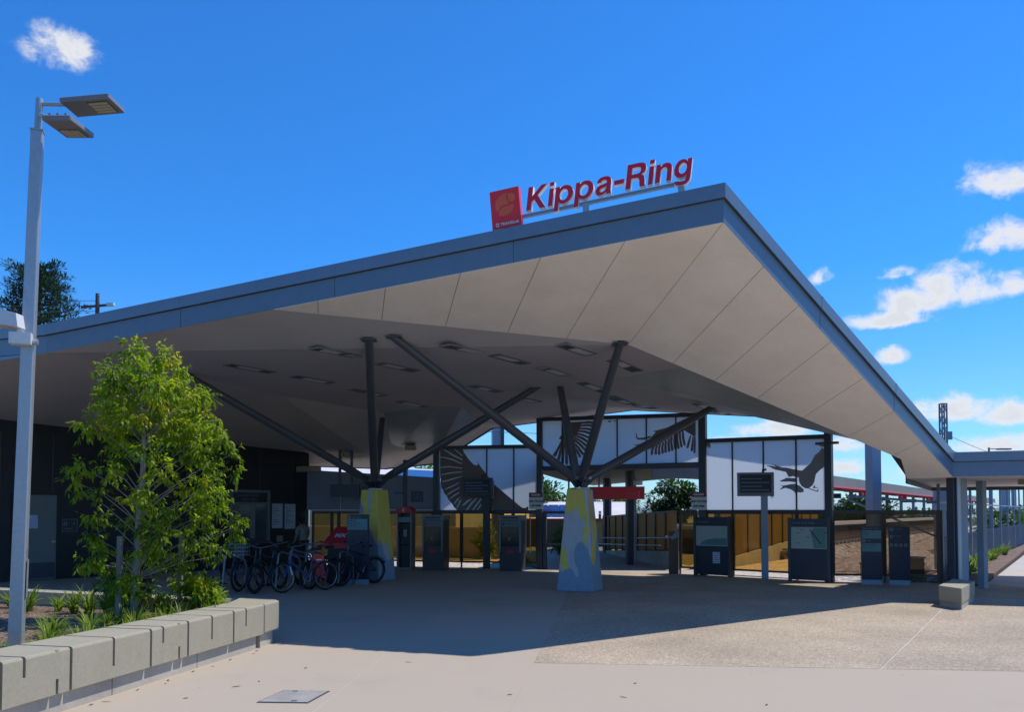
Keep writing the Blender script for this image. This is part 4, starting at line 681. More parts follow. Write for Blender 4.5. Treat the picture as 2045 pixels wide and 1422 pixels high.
# ------------------------------------------------------------------ machines, phone, signs and boards
def ticket_machine(x, y, label):
    t = thing('ticket_machine', label, 'ticket machine', (x, y, 0), -.27, 'ticket machines by the glass fence'); b = lambda: MB()
    F0 = (Vector((0, 0, 0)), Vector((1, 0, 0)), Vector((0, 0, 1)), Vector((0, -1, 0)))
    m = MB(); fbox(m, F0, -.33, .33, 0, 1.5, -.5, 0); m.build('cabinet', 'machine', t, local=True)
    m = MB(); fbox(m, F0, -.36, .36, 1.5, 1.64, -.52, .04); hd = m.build('header', 'machinelight', t, local=True)
    m = MB(); fbox(m, F0, -.25, .25, 1.54, 1.59, .041, .045); m.build('slot', 'steel', hd, local=True)
    for s in (-1, 1): m = MB(); fbox(m, F0, s * .30 - .025, s * .30 + .025, .55, 1.5, .001, .05); m.build('side_trim', 'machinelight', t, local=True)
    m = MB(); fbox(m, F0, -.26, .26, 1.3, 1.47, .001, .02); np_ = m.build('name_panel', 'machinelight', t, local=True)
    m = MB(); text(m, 'TRANSLink', F0, -.13, 1.355, .075, .002, .021); m.prism([(-.20 + .035 * math.cos(R(a)), 1.385 + .045 * math.sin(R(a))) for a in range(0, 360, 45)], F0, .021, .023); m.build('lettering', 'navy', np_, local=True)
    m = MB(); fbox(m, F0, -.26, .26, .72, 1.28, .001, .025); s = m.build('display', 'machscreen', t, local=True)
    m = MB(); fbox(m, F0, -.05, .0, .9, .99, .026, .03); fbox(m, F0, .12, .16, 1.16, 1.2, .026, .03); m.build('keypad', 'teal', s, local=True)
    m = MB(); fbox(m, F0, -.12, .12, .52, .62, .001, .03); m.build('ticket_tray', 'red', t, local=True)
    m = MB(); fbox(m, F0, -.31, .31, .03, .42, .001, .015); m.build('lower_panel', 'machine', t, local=True)
    return t
ticket_machine(-2.36, 23.95, 'left ticket machine, next to the red topped payphone'); ticket_machine(-.05, 23.55, 'right ticket machine, under the dark display screen and danger sign')
t = thing('payphone', 'payphone booth with a domed red top beside the left ticket machine', 'payphone', (-3.27, 24.35, 0), -.27)
F0 = (Vector((0, 0, 0)), Vector((1, 0, 0)), Vector((0, 0, 1)), Vector((0, -1, 0)))
for s in (-1, 1): m = MB(); fbox(m, F0, s * .22 - .02, s * .22 + .02, .05, 1.72, -.3, .02); m.build('side_panel', 'machinelight', t, local=True)
m = MB(); fbox(m, F0, -.2, .2, .05, 1.72, -.3, -.25); m.build('back_panel', 'steel', t, local=True)
m = MB(); fbox(m, F0, -.2, .2, 1.42, 1.58, -.1, .0); m.build('header', 'teal', t, local=True)
m = MB(); m.prism([(-.26, 1.7), (.26, 1.7), (.255, 1.78), (.2, 1.85), (.1, 1.89), (0, 1.9), (-.1, 1.89), (-.2, 1.85), (-.255, 1.78)], F0, -.32, .05); tp_ = m.build('dome', 'red', t, local=True)
m = MB(); m.prism([(.05 * math.cos(R(a)), 1.79 + .05 * math.sin(R(a))) for a in range(45, 316, 30)] + [(.026 * math.cos(R(a)), 1.79 + .03 * math.sin(R(a))) for a in range(315, 44, -30)], F0, .051, .056); m.build('emblem', 'white', tp_, local=True)
m = MB(); fbox(m, F0, -.15, .15, .75, 1.35, -.25, -.08); ph = m.build('phone', 'black', t, local=True)
m = MB(); m.tube([(-.1, .06, 1.3), (-.13, .05, 1.2), (-.13, .05, 1.05), (-.1, .06, .95)], .025); m.build('handset', 'steel', ph, local=True)
m = MB(); fbox(m, F0, -.06, .06, .98, 1.2, -.08, -.07); m.build('keypad', 'machinelight', ph, local=True)
m = MB(); fbox(m, F0, -.24, .24, 0, .05, -.32, .04); m.build('base', 'machinelight', t, local=True)
m = MB(); fbox(m, F0, -.2, .2, .05, .72, -.25, -.12); m.build('lower_panel', 'black', t, local=True)

def danger(x, y, rz, z, label):
    t = thing('danger_sign', label, 'sign', (x, y, z), rz, 'high voltage danger signs')
    m = MB(); fbox(m, F0, -.215, .215, 0, .50, -.012, 0); m.build('board', 'whitebox', t, local=True)
    m = MB(); fbox(m, F0, -.215, .215, .36, .50, .001, .004); bb = m.build('header', 'steel', t, local=True)
    m = MB(); m.prism([(.17 * math.cos(R(a)), .43 + .05 * math.sin(R(a))) for a in range(0, 360, 24)], F0, .0045, .007); m.build('oval', 'red', bb, local=True)
    m = MB(); text(m, 'DANGER', F0, 0, .405, .07, .002, .0075, bold=.002, align='CENTER'); m.build('lettering', 'white', bb, local=True)
    m = MB(); text(m, 'HIGH VOLTAGE', F0, 0, .215, .074, .002, .0015, bold=.004, align='CENTER', sx=.84); text(m, 'LIVE WIRES', F0, 0, .08, .074, .002, .0015, bold=.004, align='CENTER', sx=.84); m.build('lettering', 'navy', t, local=True)
danger(.72, 24.2, -.3, 1.82, 'danger sign on the screen post left of the nearer column'); danger(5.13, 22.0, -.5, 1.79, 'danger sign on the screen post above the left map board')

def display(label, c, w, h, rz, post=None, tilt=0):
    t = thing('display_screen', label, 'display', (c[0], c[1], 0), rz); z = c[2]
    m = MB(); fbox(m, F0, -w / 2, w / 2, z - h / 2, z + h / 2, -.12, .02); b = m.build('housing', 'frame' if post else 'steel', t, local=True)
    m = MB(); fbox(m, F0, -w / 2 + .07, w / 2 - .07, z - h / 2 + .09, z + h / 2 - .06, .021, .024); s = m.build('screen', 'screen', b, local=True)
    m = MB()
    for k in range(4): fbox(m, F0, -w / 2 + .1, w / 2 - (.12 if k % 2 else .3), z + h * .22 - k * h * .16, z + h * .22 - k * h * .16 + .018, .0245, .026)
    m.build('display_rows', 'bluecol', b, local=True)
    m = MB(); m.tube([(w * .2, -.05, z + h / 2), (w * .2, -.05, z + h / 2 + .06), (w * .3, -.06, z + h / 2 + .07)], .03); m.build('camera', 'steel', t, local=True)
    if post: m = MB(); fbox(m, F0, post[0] - .085, post[0] + .085, 0, z - h / 2, -.14, -.01); m.build('post', 'bluecol', t, local=True)
    return t
display('dark display screen on a blue post in front of the eagle screen', (6.36, 20.92, 2.46), .92, .62, -.25, post=(.22, 0))
display('dark display screen hung on a dark post in front of the large wing', (-1.07, 24.5, 2.5), .95, .56, -.27)
dt = thing('screen_post', 'dark post carrying the display between the two ticket machines', 'post', (-.78, 24.62, 0))
MB().box((-.78, 24.66, 1.15), (.2, .12, 2.3), -.27).build('shaft', 'steel', dt); MB().box((-.6, 24.56, 2.42), (.07, .1, .55), -.27).build('bracket', 'machinelight', dt)

def board(label, A, B, h, kind):
    fr = frame2(A, B); L = (Vector((*B, 0)) - Vector((*A, 0))).length; t = thing('map_board', label, 'information board', (A[0], A[1], 0))
    m = MB(); fbox(m, fr, 0, L, .04, h, -.09, 0); m.build('case', 'navy', t)
    for a in (.0, L - .07): m = MB(); fbox(m, fr, a, a + .07, -.0, h + .02, -.11, .02); m.build('leg', 'steel', t)
    m = MB(); fbox(m, fr, .08, L - .08, .82, 1.36, .003, .012); s = m.build('map_sheet', 'tealpale', t)
    if kind:
        m = MB(); m.prism([(.18, .84), (.3, .95), (.45, 1.0), (.7, 1.03), (L - .1, 1.04), (L - .1, .84)], fr, .0125, .015); m.build('map_area', 'teal', s)
        m = MB()
        for k in range(3): fbox(m, fr, .4, L - .15 - .05 * k, .98 - k * .04, .985 - k * .04, .0155, .017)
        m.build('map_line', 'navy', s)
        m = MB(); fbox(m, fr, .58, .79, .36, .66, .003, .007); p = m.build('notice', 'paper', t)
        m = MB()
        for k in range(5): fbox(m, fr, .61, .76 - .02 * (k % 3), .60 - k * .05, .61 - k * .05, .0075, .009)
        m.build('print', 'navy', p)
    else:
        m = MB(); m.prism([(.62, .84), (.60, 1.0), (.55, 1.2), (.62, 1.34), (L - .1, 1.34), (L - .1, .84)], fr, .0125, .015); m.build('map_area', 'mapgreen', s)
        m = MB(); m.prism([(.52, 1.3), (.55, 1.3), (.8, .95), (.78, .93)], fr, .0155, .018)
        for x, y in ((.2, 1.2), (.45, 1.1), (.2, .95), (.3, 1.28), (.85, 1.22)): fbox(m, fr, x, x + .08, y, y + .015, .0155, .018)
        m.build('map_line', 'navy', s)
    m = MB(); text(m, 'Local area map' if not kind else 'Timetable', fr, .1, 1.44, .09, .002, .003); m.build('lettering', 'machinelight', t)
    return t
board('left map board with a small notice, beneath the right danger sign', (4.98, 22.0), (5.78, 21.25), 1.6, 1)
board('right map board with a green map beside the tall dark screen post', (6.96, 20.25), (7.83, 19.75), 1.57, 0)

def totem(label, A, B, h, rows):
    fr = frame2(A, B); L = (Vector((*B, 0)) - Vector((*A, 0))).length; t = thing('sign_totem', label, 'sign', (A[0], A[1], 0), 0)
    m = MB(); fbox(m, fr, 0, L, .12, h, -.07, 0); m.build('body', 'navy', t)
    m = MB(); fbox(m, fr, .0, L, 0, .12, -.065, -.004); m.build('plinth', 'bluecol', t)
    for (v0, v1, mm, txt, sz, pic) in rows:
        if mm: m = MB(); fbox(m, fr, .015, L - .015, v0, v1, .002, .006); m.build('sign_panel', mm, t)
        m = MB()
        for i, s in enumerate(txt): text(m, s, fr, .09 if pic else .03, v1 - sz * 1.2 * (i + 1), sz, .002, .007)
        if txt: m.build('lettering', 'machinelight' if mm != 'teal' else 'navy', t)
        for k in range(pic):
            u = .05 + k * .105; v = (v0 + v1) / 2; q = MB(); q.prism([(u + .038 * math.cos(R(a)), v + .042 * math.sin(R(a))) for a in range(0, 360, 30)], fr, .002, .006); ic = q.build('pictogram_disc', 'machinelight', t)
            q = MB(); fbox(q, fr, u - .012, u + .012, v - .022, v + .022, .0065, .008); q.build('pictogram', 'navy', ic)
    return t
totem('slim dark sign totem with two teal panels, left of the pair by the tracks', (8.36, 19.22), (8.80, 19.1), 1.40, [(1.31, 1.39, None, ['Platform & Trains'], .05, 0), (1.1, 1.3, 'teal', ['Platforms 1, 2', 'All trains'], .045, 0), (1.0, 1.09, None, ['Tickets'], .045, 1), (.79, .99, 'teal', ['Bus interchange', 'Station exit'], .045, 0)])
totem('slim dark sign totem with white pictogram discs, right of the pair by the tracks', (8.97, 19.1), (9.41, 18.98), 1.39, [(1.27, 1.37, None, ['No smoking'], .04, 1), (1.1, 1.2, None, ['No alcohol'], .04, 1), (.9, 1.0, None, [], .04, 4)])
totem('tall dark information panel with one teal sheet beside the farther column', (-3.98, 19.36), (-3.45, 19.22), 1.68, [(1.58, 1.66, None, ['Kippa-Ring'], .06, 1), (1.31, 1.57, 'teal', ['Welcome', 'Buses and taxis', 'Local area'], .05, 0)])
# hanging signs
hs_ = thing('hanging_sign', 'dark hanging direction sign left of the farther column', 'sign', (-5.2, 25.2, 2.2))
hf = frame2((-5.74, 25.3), (-4.75, 25.05)); m = MB(); fbox(m, hf, 0, .99, 2.21, 2.61, -.05, .0); m.build('board', 'navy', hs_)
m = MB(); text(m, '\u2190 1', hf, .08, 2.46, .1, .002, .001); text(m, 'Platforms', hf, .08, 2.3, .08, .002, .001); m.build('lettering', 'machine', hs_)
for a in (.32, .72): MB().beam(at(hf, a, 2.61, -.02), at(hf, a, 3.70, -.02), .08, .08).build('rod', 'steel', hs_)
rs = thing('platform_sign', 'long red hanging platform sign with arrow and number 2 in the gateway', 'sign', (3.3, 25, 2.1))
rf = frame2((2.2, 25.35), (4.13, 24.95)); m = MB(); fbox(m, rf, 0, 1.97, 2.13, 2.53, -.06, 0); m.build('board', 'red', rs)
m = MB(); text(m, '2', rf, 1.73, 2.21, .24, .002, .001); fbox(m, rf, 1.42, 1.7, 2.305, 2.315, .001, .003); m.build('lettering', 'swirl', rs)
for a in (.55, 1.6): MB().beam(at(rf, a, 2.53, -.03), at(rf, a, 3.05, -.03), .05, .05).build('rod', 'steel', rs)
# red newspaper box
t = thing('newspaper_box', 'sloping red box with white letters beside the dark information panel', 'newspaper box', (-4.22, 19.75, 0), -.25)
m = MB(); m.add([(-.35, -.25, .85), (.38, -.25, .85), (.38, .25, .85), (-.35, .25, .85), (-.35, -.25, .98), (.38, -.25, .98), (.34, .25, 1.38), (-.22, .25, 1.38)], [(0, 3, 2, 1), (4, 5, 6, 7), (0, 1, 5, 4), (1, 2, 6, 5), (2, 3, 7, 6), (3, 0, 4, 7)]); m.build('hood', 'red', t, local=True)
m = MB().box((0, 0, .42), (.5, .36, .84)); m.build('cabinet', 'black', t, local=True)
hv = Vector((0, .5, .40)).normalized(); NF = (Vector((-.16, -.25, .98)) + hv * .16, Vector((1, 0, 0)), hv, Vector((1, 0, 0)).cross(hv))
m = MB(); text(m, 'MX', NF, .02, .06, .2, .003, .002, bold=.008, shear=.1); m.build('lettering', 'paper', t, local=True)

# ------------------------------------------------------------------ bicycles and hoops
def torus(mb, c, R0, r, n=28, k=6, sy=1.):
    base = len(mb.v)
    for i in range(n):
        a = 2 * math.pi * i / n
        for j in range(k):
            b = 2 * math.pi * j / k; q = R0 + r * math.cos(b); mb.v.append((c[0] + q * math.cos(a), c[1] + r * sy * math.sin(b), c[2] + q * math.sin(a)))
    for i in range(n):
        for j in range(k): mb.f.append((base + i * k + j, base + ((i + 1) % n) * k + j, base + ((i + 1) % n) * k + (j + 1) % k, base + i * k + (j + 1) % k))
    return mb
def bicycle(label, front, d, paint, tyre_r=.024, rim='darkrim', basket=False, R0=.33, steer=0., mud=False):
    """front wheel stands at `front`; the bike runs back from it along d"""
    rz = math.atan2(-d[1], -d[0]); f = Vector((front[0], front[1], 0)); root = f + Vector((*d, 0)).normalized() * .52
    t = thing('bicycle', label, 'bicycle', tuple(root), rz, 'bicycles parked at the hoops'); B = lambda m, n, mt, p=None, s=True: m.build(n, mt, p or t, local=True, smooth=s)
    for sx_, st in ((.52, steer), (-.52, 0)):
        wv = torus(MB(), (0, 0, 0), R0 - tyre_r, tyre_r, 30, 6); rot = Matrix.Translation((sx_, 0, R0)) @ Matrix.Rotation(st, 4, 'Z')
        wv.v = [tuple(rot @ Vector(p)) for p in wv.v]; wh = B(wv, 'tyre', 'tyre')
        rm = torus(MB(), (0, 0, 0), R0 - tyre_r * 2 - .010, .012, 30, 5, 1.2); rm.v = [tuple(rot @ Vector(p)) for p in rm.v]; B(rm, 'rim', rim, wh)
        sp = MB()
        for k in range(14):
            a = 2 * math.pi * k / 14; sp.tube([rot @ Vector((.02 * math.cos(a + .8), (.03 if k % 2 else -.03), .02 * math.sin(a + .8))), rot @ Vector(((R0 - .06) * math.cos(a), 0, (R0 - .06) * math.sin(a)))], .0022, 3)
        sp.tube([rot @ Vector((0, -.05, 0)), rot @ Vector((0, .05, 0))], .022, 8); B(sp, 'spokes', 'spoke', wh)
        if mud:
            g = MB(); 
            for k in range(9): a = R(20 + k * 16); g.box(None, (.075, .05, .006), mtx=rot @ Matrix.Rotation(-a, 4, 'Y') @ Matrix.Translation((0, 0, R0 + .02)) if False else rot @ Matrix.Translation(((R0 + .025) * math.cos(a), 0, (R0 + .025) * math.sin(a))) @ Matrix.Rotation(-a + R(90), 4, 'Y'))
            B(g, 'mudguard', paint, None, False)
    bb, seat, head0, head1, rear, fr_ = (-.08, 0, .30), (-.22, 0, .82), (.33, 0, .84), (.36, 0, .68), (-.52, 0, R0), (.52, 0, R0)
    fm = MB(); fm.tube([bb, (-.20, 0, .74)], .017, 8); fm.tube([(-.19, 0, .70), head0], .017, 8); fm.tube([bb, head1], .02, 8); fm.tube([head0, head1], .021, 8)
    for s in (-.05, .05): fm.tube([bb, (-.3, s, R0), (-.52, s, R0)], .010, 6); fm.tube([(-.19, 0, .72), (-.52, s, R0)], .009, 6)
    B(fm, 'frame', paint)
    fk = MB()
    for s in (-.045, .045): fk.tube([(.36, s, .68), (.40, s, .55), (.52, s, R0)], .012, 6)
    fk.tube([(.36, -.05, .69), (.36, .05, .69)], .016, 6); B(fk, 'fork', paint)
    hb = MB(); hb.tube([head0, (.31, 0, .96)], .014, 8); hb.tube([(.22, -.29, 1.03), (.32, -.2, 1.0), (.35, 0, .97), (.32, .2, 1.0), (.22, .29, 1.03)], .013, 8); h_ = B(hb, 'handlebar', 'bikegrey')
    for s in (-1, 1): B(MB().tube([(.22, s * .29, 1.03), (.12, s * .31, 1.02)], .018, 8), 'grip', 'saddle', h_)
    B(MB().tube([(-.19, 0, .72), (-.23, 0, .90)], .013, 8), 'seat_post', 'bikegrey')
    sd = MB(); q = [(.12, .02, 0), (.02, .035, .01), (-.08, .07, .015), (-.14, .075, .02), (-.15, 0, .025)]
    top = [(x - .24, y, .93 + z) for x, y, z in q] + [(x - .24, -y, .93 + z) for x, y, z in q[-2::-1]]; bot = [(x, y * .8, z - .05) for x, y, z in top]; k = len(top)
    sd.add(top + bot, [tuple(range(k)), tuple(range(k, 2 * k))[::-1]] + [(i, (i + 1) % k, k + (i + 1) % k, k + i) for i in range(k)]); B(sd, 'saddle', 'saddle')
    cr_ = torus(MB(), (-.08, -.05, .30), .085, .007, 20, 5); cr_.tube([(-.08, -.06, .30), (-.02, -.07, .15)], .010, 6); cr_.tube([(-.08, .06, .30), (-.14, .07, .45)], .010, 6); ck = B(cr_, 'crank', 'rim')
    for x, y, z in ((-.02, -.11, .14), (-.14, .11, .46)): B(MB().box((x, y, z), (.09, .08, .02)), 'pedal', 'saddle', ck, False)
    if basket:
        bk = MB(); cx = .52
        for z in (.80, .88, .96, 1.04):
            bk.tube([(cx - .13, -.17, z), (cx + .15, -.17, z), (cx + .15, .17, z), (cx - .13, .17, z), (cx - .13, -.17, z)], .004, 4)
        for k in range(9):
            y = -.17 + k * .0425; bk.tube([(cx + .15, y, .8), (cx + .15, y, 1.04)], .003, 4); bk.tube([(cx - .13, y, .8), (cx - .13, y, 1.04)], .003, 4); bk.tube([(cx - .13, y, .8), (cx + .15, y, .8)], .003, 4)
        B(bk, 'basket', 'wire')
    return t
bicycle('black bicycle with wide tyres nearest the planter, beneath the tree branches', (-5.43, 17.0), (.22, .97), 'bikeblack', .034)
bicycle('bicycle with a pale silver front rim turned towards the camera', (-4.90, 17.2), (.72, .69), 'bikeblue', .022, steer=.15, rim='rim')
bicycle('black bicycle with the coral vest hung behind it', (-4.52, 18.0), (.30, .95), 'bikeblack', .028, steer=-.2)
bicycle('dark bicycle at the right end of the row beside the information panel', (-3.98, 18.72), (.62, .78), 'bikeblack', .028, mud=True)
bicycle('silver bicycle with a white wire basket half behind the tree', (-5.93, 17.45), (.18, .98), 'bikegrey', .024, basket=True, rim='rim')
bicycle('dark blue bicycle farthest left, mostly behind the tree foliage', (-6.45, 17.35), (.3, .95), 'bikeblue', .026)
bicycle('red framed bicycle in the second row behind the silver rimmed one', (-4.95, 18.9), (.35, .94), 'bikered', .026)
bicycle('dark bicycle in the second row behind the leftmost hoop', (-5.7, 18.9), (.5, .87), 'bikeblack', .026, mud=True)
def hoop(label, a, b, h0=.86, h1=.74):
    A, B = Vector((*a, 0)), Vector((*b, 0)); d = (B - A); up = Vector((0, 0, 1)); P = [A, A + up * (h0 - .12) + d * .10, A + up * (h0 - .04) + d * .13, A + up * h0 + d * .22, B + up * h1 - d * .22, B + up * (h1 - .04) - d * .1, B + up * (h1 - .13) - d * .05, B]
    t = thing('bike_hoop', label, 'bike rack', tuple(A), 0, 'bent tube bike hoops'); MB().tube(P, .024, 8).build('tube', 'rack', t, smooth=True)
    for q in (A, B): MB().lathe([(.06, 0), (.06, .008), (.03, .012)], q, 12).build('floor_flange', 'rack', t)
hoop('bike hoop at the left of the row, in front of the basket bicycle', (-6.11, 16.95), (-5.72, 17.35)); hoop('bike hoop between the silver rimmed bicycle and the wide tyred one', (-5.15, 17.5), (-4.75, 18.1))
hoop('bike hoop with the coral vest, second from the information panel', (-4.75, 18.35), (-4.35, 18.75), .84, .72); hoop('bike hoop in the rear of the row behind the coral vest', (-5.2, 18.6), (-4.75, 19.1)); hoop('bike hoop at the right end beside the information panel', (-4.1, 18.95), (-3.8, 19.3), .8, .7)
# vest hung on the third bicycle
random.seed(5); v = []; f = []; nx, nz = 12, 16
for side in (-1, 1):
    b0 = len(v)
    for j in range(nz + 1):
        for i in range(nx + 1):
            s, r_ = i / nx - .5, j / nz; wd = .22 + .10 * r_ + (.02 * math.sin(r_ * 9)); x = s * wd; y = side * (.02 + .025 * math.sin(s * 19 + r_ * 3) * (.3 + r_)) - .03 * r_; z = .80 - .52 * r_ - .04 * abs(s) * 2 - .05 * max(0, abs(s) - .3) * (1 if r_ > .8 else 0)
            v.append((x, y, z))
    for j in range(nz):
        for i in range(nx): a = b0 + j * (nx + 1) + i; f.append((a, a + 1, a + nx + 2, a + nx + 1))
o = MB().add(v, f).build('safety_vest', 'vest', local=True, smooth=True); o.location = (-4.38, 18.15, 0); o.rotation_euler = (0, 0, .3); tag(o, 'bright coral safety vest hanging from a bicycle', 'vest'); MW[o.name] = Matrix.Translation((-4.38, 18.15, 0))
MB().box((.02, -.05, .66), (.13, .012, .03), .2).build('reflective_patch', 'white', o, local=True)
# paper tag on the silver rimmed wheel
o = MB().add([(-.03, 0, .28), (.0, -.006, .30), (.045, 0, .12), (.015, -.006, .10)], [(0, 1, 2, 3)]).build('paper_tag', 'paper', local=True); o.location = (-4.72, 17.16, .28); sd_ = o.modifiers.new('thick', 'SOLIDIFY'); sd_.thickness = .004; tag(o, 'blue white paper tag tucked into the silver rimmed wheel', 'tag')

# ------------------------------------------------------------------ person at the notice cases
def skinmesh(name, verts, edges, rad, m, parent, sub=2):
    me = bpy.data.meshes.new(name); me.from_pydata(verts, edges, []); o = bpy.data.objects.new(name, me); col.objects.link(o)
    s = o.modifiers.new('s', 'SKIN'); 
    for i, r_ in enumerate(rad): me.skin_vertices[0].data[i].radius = (r_, r_) if not isinstance(r_, tuple) else r_; me.skin_vertices[0].data[i].use_root = (i == 0)
    b = o.modifiers.new('b', 'SUBSURF'); b.levels = sub; b.render_levels = sub; bpy.context.view_layer.update()
    e = o.evaluated_get(bpy.context.evaluated_depsgraph_get()); nm = bpy.data.meshes.new_from_object(e); bpy.data.objects.remove(o)
    q = bpy.data.objects.new(name, nm); col.objects.link(q); nm.materials.clear(); nm.materials.append(M[m])
    for p in nm.polygons: p.use_smooth = True; p.material_index = 0
    q.parent = parent; return q
px, py = -6.28, 24.1
pe = thing('person', 'person in a beige grey shirt and dark cap standing at the notice cases', 'person', (px, py, 0), R(140))
# local: x forward
bv = [(0, 0, .88), (0, 0, 1.0), (.01, 0, 1.15), (.02, 0, 1.28), (.05, 0, 1.34), (.09, 0, 1.42), (.10, 0, 1.50),
      (.01, .16, 1.26), (.02, .21, 1.02), (.14, .18, .86), (.20, .17, .82), (.01, -.16, 1.26), (.03, -.21, 1.02), (.16, -.17, .92), (.22, -.16, .90),
      (.0, .085, .82), (.02, .09, .46), (-.01, .095, .09), (.12, .10, .035), (.0, -.085, .82), (.03, -.09, .46), (.01, -.095, .09), (.14, -.10, .035)]
be = [(0, 1), (1, 2), (2, 3), (3, 4), (4, 5), (5, 6), (3, 7), (7, 8), (8, 9), (9, 10), (3, 11), (11, 12), (12, 13), (13, 14), (0, 15), (15, 16), (16, 17), (17, 18), (0, 19), (19, 20), (20, 21), (21, 22)]
br = [(.13, .10), (.125, .09), (.14, .10), (.12, .09), .052, (.085, .075), (.07, .065), .058, .045, .036, .04, .058, .045, .036, .04, .08, .058, .042, .04, .08, .058, .042, .04]
skinmesh('body', bv, be, br, 'skin', pe)
skinmesh('shirt', [(0, 0, .84), (0, 0, 1.0), (.01, 0, 1.15), (.02, 0, 1.28), (.035, 0, 1.31), (.01, .16, 1.26), (.02, .21, 1.06), (.01, -.16, 1.26), (.03, -.21, 1.06)], [(0, 1), (1, 2), (2, 3), (3, 4), (3, 5), (5, 6), (3, 7), (7, 8)], [(.16, .125), (.15, .115), (.162, .12), (.145, .105), .07, .074, .062, .074, .062], 'shirt', pe)
skinmesh('trousers', [(0, 0, .9), (0, .085, .82), (.02, .09, .46), (-.01, .095, .11), (0, -.085, .82), (.03, -.09, .46), (.01, -.095, .11)], [(0, 1), (1, 2), (2, 3), (0, 4), (4, 5), (5, 6)], [(.135, .105), .098, .076, .065, .098, .076, .065], 'trousers', pe)
skinmesh('hair', [(.03, 0, 1.36), (.03, 0, 1.44), (.06, 0, 1.50)], [(0, 1), (1, 2)], [.065, .092, .085], 'hair', pe)
hc = MB(); hc.lathe([(.115, 1.455), (.112, 1.49), (.09, 1.53), (.05, 1.555), (.005, 1.56)], (.09, 0, 0), 16); hc.add([(.14, -.09, 1.462), (.27, -.06, 1.448), (.29, 0, 1.445), (.27, .06, 1.448), (.14, .09, 1.462), (.14, -.09, 1.472), (.27, -.06, 1.456), (.29, 0, 1.453), (.27, .06, 1.456), (.14, .09, 1.472)], [(0, 1, 2, 3, 4), (9, 8, 7, 6, 5), (0, 5, 6, 1), (1, 6, 7, 2), (2, 7, 8, 3), (3, 8, 9, 4)])
hc.build('cap', 'hair', pe, local=True, smooth=True)
fc = MB()
for s in (-1, 1): fc.box((.175, s * .032, 1.44), (.012, .022, .012)); fc.tube([(.085, s * .083, 1.44), (.085, s * .095, 1.43), (.088, s * .083, 1.40)], .012, 6)
fc.add([(.175, -.012, 1.43), (.175, .012, 1.43), (.20, 0, 1.405), (.175, 0, 1.40)], [(0, 1, 2), (0, 2, 3), (1, 3, 2)]); fc.box((.168, 0, 1.375), (.012, .045, .008)); fc.build('face', 'hair', pe, local=True)
for s in (-1, 1):
    hx, hz = (.20, .82) if s > 0 else (.22, .90); fg = MB()
    for k in range(4): y0 = s * .17 + (k - 1.5) * .018; L = (.062, .075, .07, .055)[k]; fg.tube([(hx + .02, y0, hz), (hx + .02 + L * .5, y0, hz - .01), (hx + .02 + L, y0, hz - .04)], [.009, .0085, .007], 6)
    fg.tube([(hx, s * .17 - s * .03, hz), (hx + .03, s * .17 - s * .055, hz - .005), (hx + .05, s * .17 - s * .06, hz - .02)], [.010, .009, .008], 6); fg.build('fingers', 'skin', pe, local=True, smooth=True)

# ------------------------------------------------------------------ planter
PA, PB = (-5.05, 2.2), (-3.30, 10.35)       # front wall, outer face of its base, near to far
fd = Vector((PB[0] - PA[0], PB[1] - PA[1], 0)); PLen = fd.length
WF = frame2(PA, PB)                          # n points to the right (towards the plaza)
pw = thing('planter_wall', 'low pale precast concrete planter wall with slots, running along the left', 'wall', (*PB, 0))
TOPZ, OV = .56, .13
bases = MB(); fbox(bases, WF, 0, PLen - .1, -.05, .2, -.42, 0)
b1 = []
uu = [0, 1.55, 2.9, 4.25, 5.62, 6.98, 8.24]
for a, b in zip(uu, uu[1:]): m = MB(); fbox(m, WF, a + .006, min(b, PLen - .02) - .006, -.02, .18, -.40, .07); m.build('plinth_block', 'kerbc', pw)
def precast(u0, u1, slots, low):
    """one coping unit: overhanging face, rounded top edge, slots cut from the top and one short slot from below"""
    cuts = sorted([(s, 'top', d) for s, d in slots] + [(s, 'low', d) for s, d in low]); sw = .015; z0 = .181
    m = MB(); prev = u0; e = .022
    def prof(a, b):
        P = [(-.42, z0), (OV, z0), (OV, TOPZ - e), (OV - e * .3, TOPZ - e * .3), (OV - e, TOPZ), (-.42, TOPZ)]
        k = len(P); m.add([at(WF, a, z, n) for n, z in P] + [at(WF, b, z, n) for n, z in P], [tuple(range(k))[::-1], tuple(range(k, 2 * k))] + [(i, (i + 1) % k, k + (i + 1) % k, k + i) for i in range(k)])
    for s, kind, d in cuts:
        prof(prev, s - sw)
        if kind == 'top': fbox(m, WF, s - sw, s + sw, z0, TOPZ - .025, -.42, OV - .055); fbox(m, WF, s - sw, s + sw, z0, TOPZ - d, OV - .055, OV)
        else: fbox(m, WF, s - sw, s + sw, z0 + d, TOPZ, -.42, OV); fbox(m, WF, s - sw, s + sw, z0, z0 + d, -.42, OV - .055)
        prev = s + sw
    prof(prev, u1); return m.build('coping_unit', 'wallc', pw)
gp = .016
j = [0, .62, 1.55, 2.14, 3.07, 3.66, 4.60, 5.20, 6.16, 6.80, 7.44]
j = [0] + [x * 1.0 + .62 for x in j[0:10]] + [PLen - .13]
j = [0.0, .85, 1.62, 2.60, 3.35, 4.28, 5.02, 6.10, 6.72, 7.62, PLen]
for i in range(len(j) - 1):
    a, b = j[i] + gp, j[i + 1] - gp; Lq = b - a
    if i == len(j) - 2: precast(a, b, [(a + Lq * .38, .22)] if Lq > .4 else [], [])
    elif i % 2 == 0: precast(a, b, [(a + Lq * .5, .27)], [])
    else: precast(a, b, [(a + Lq * .30, .17)], [(b - .14, .13)])
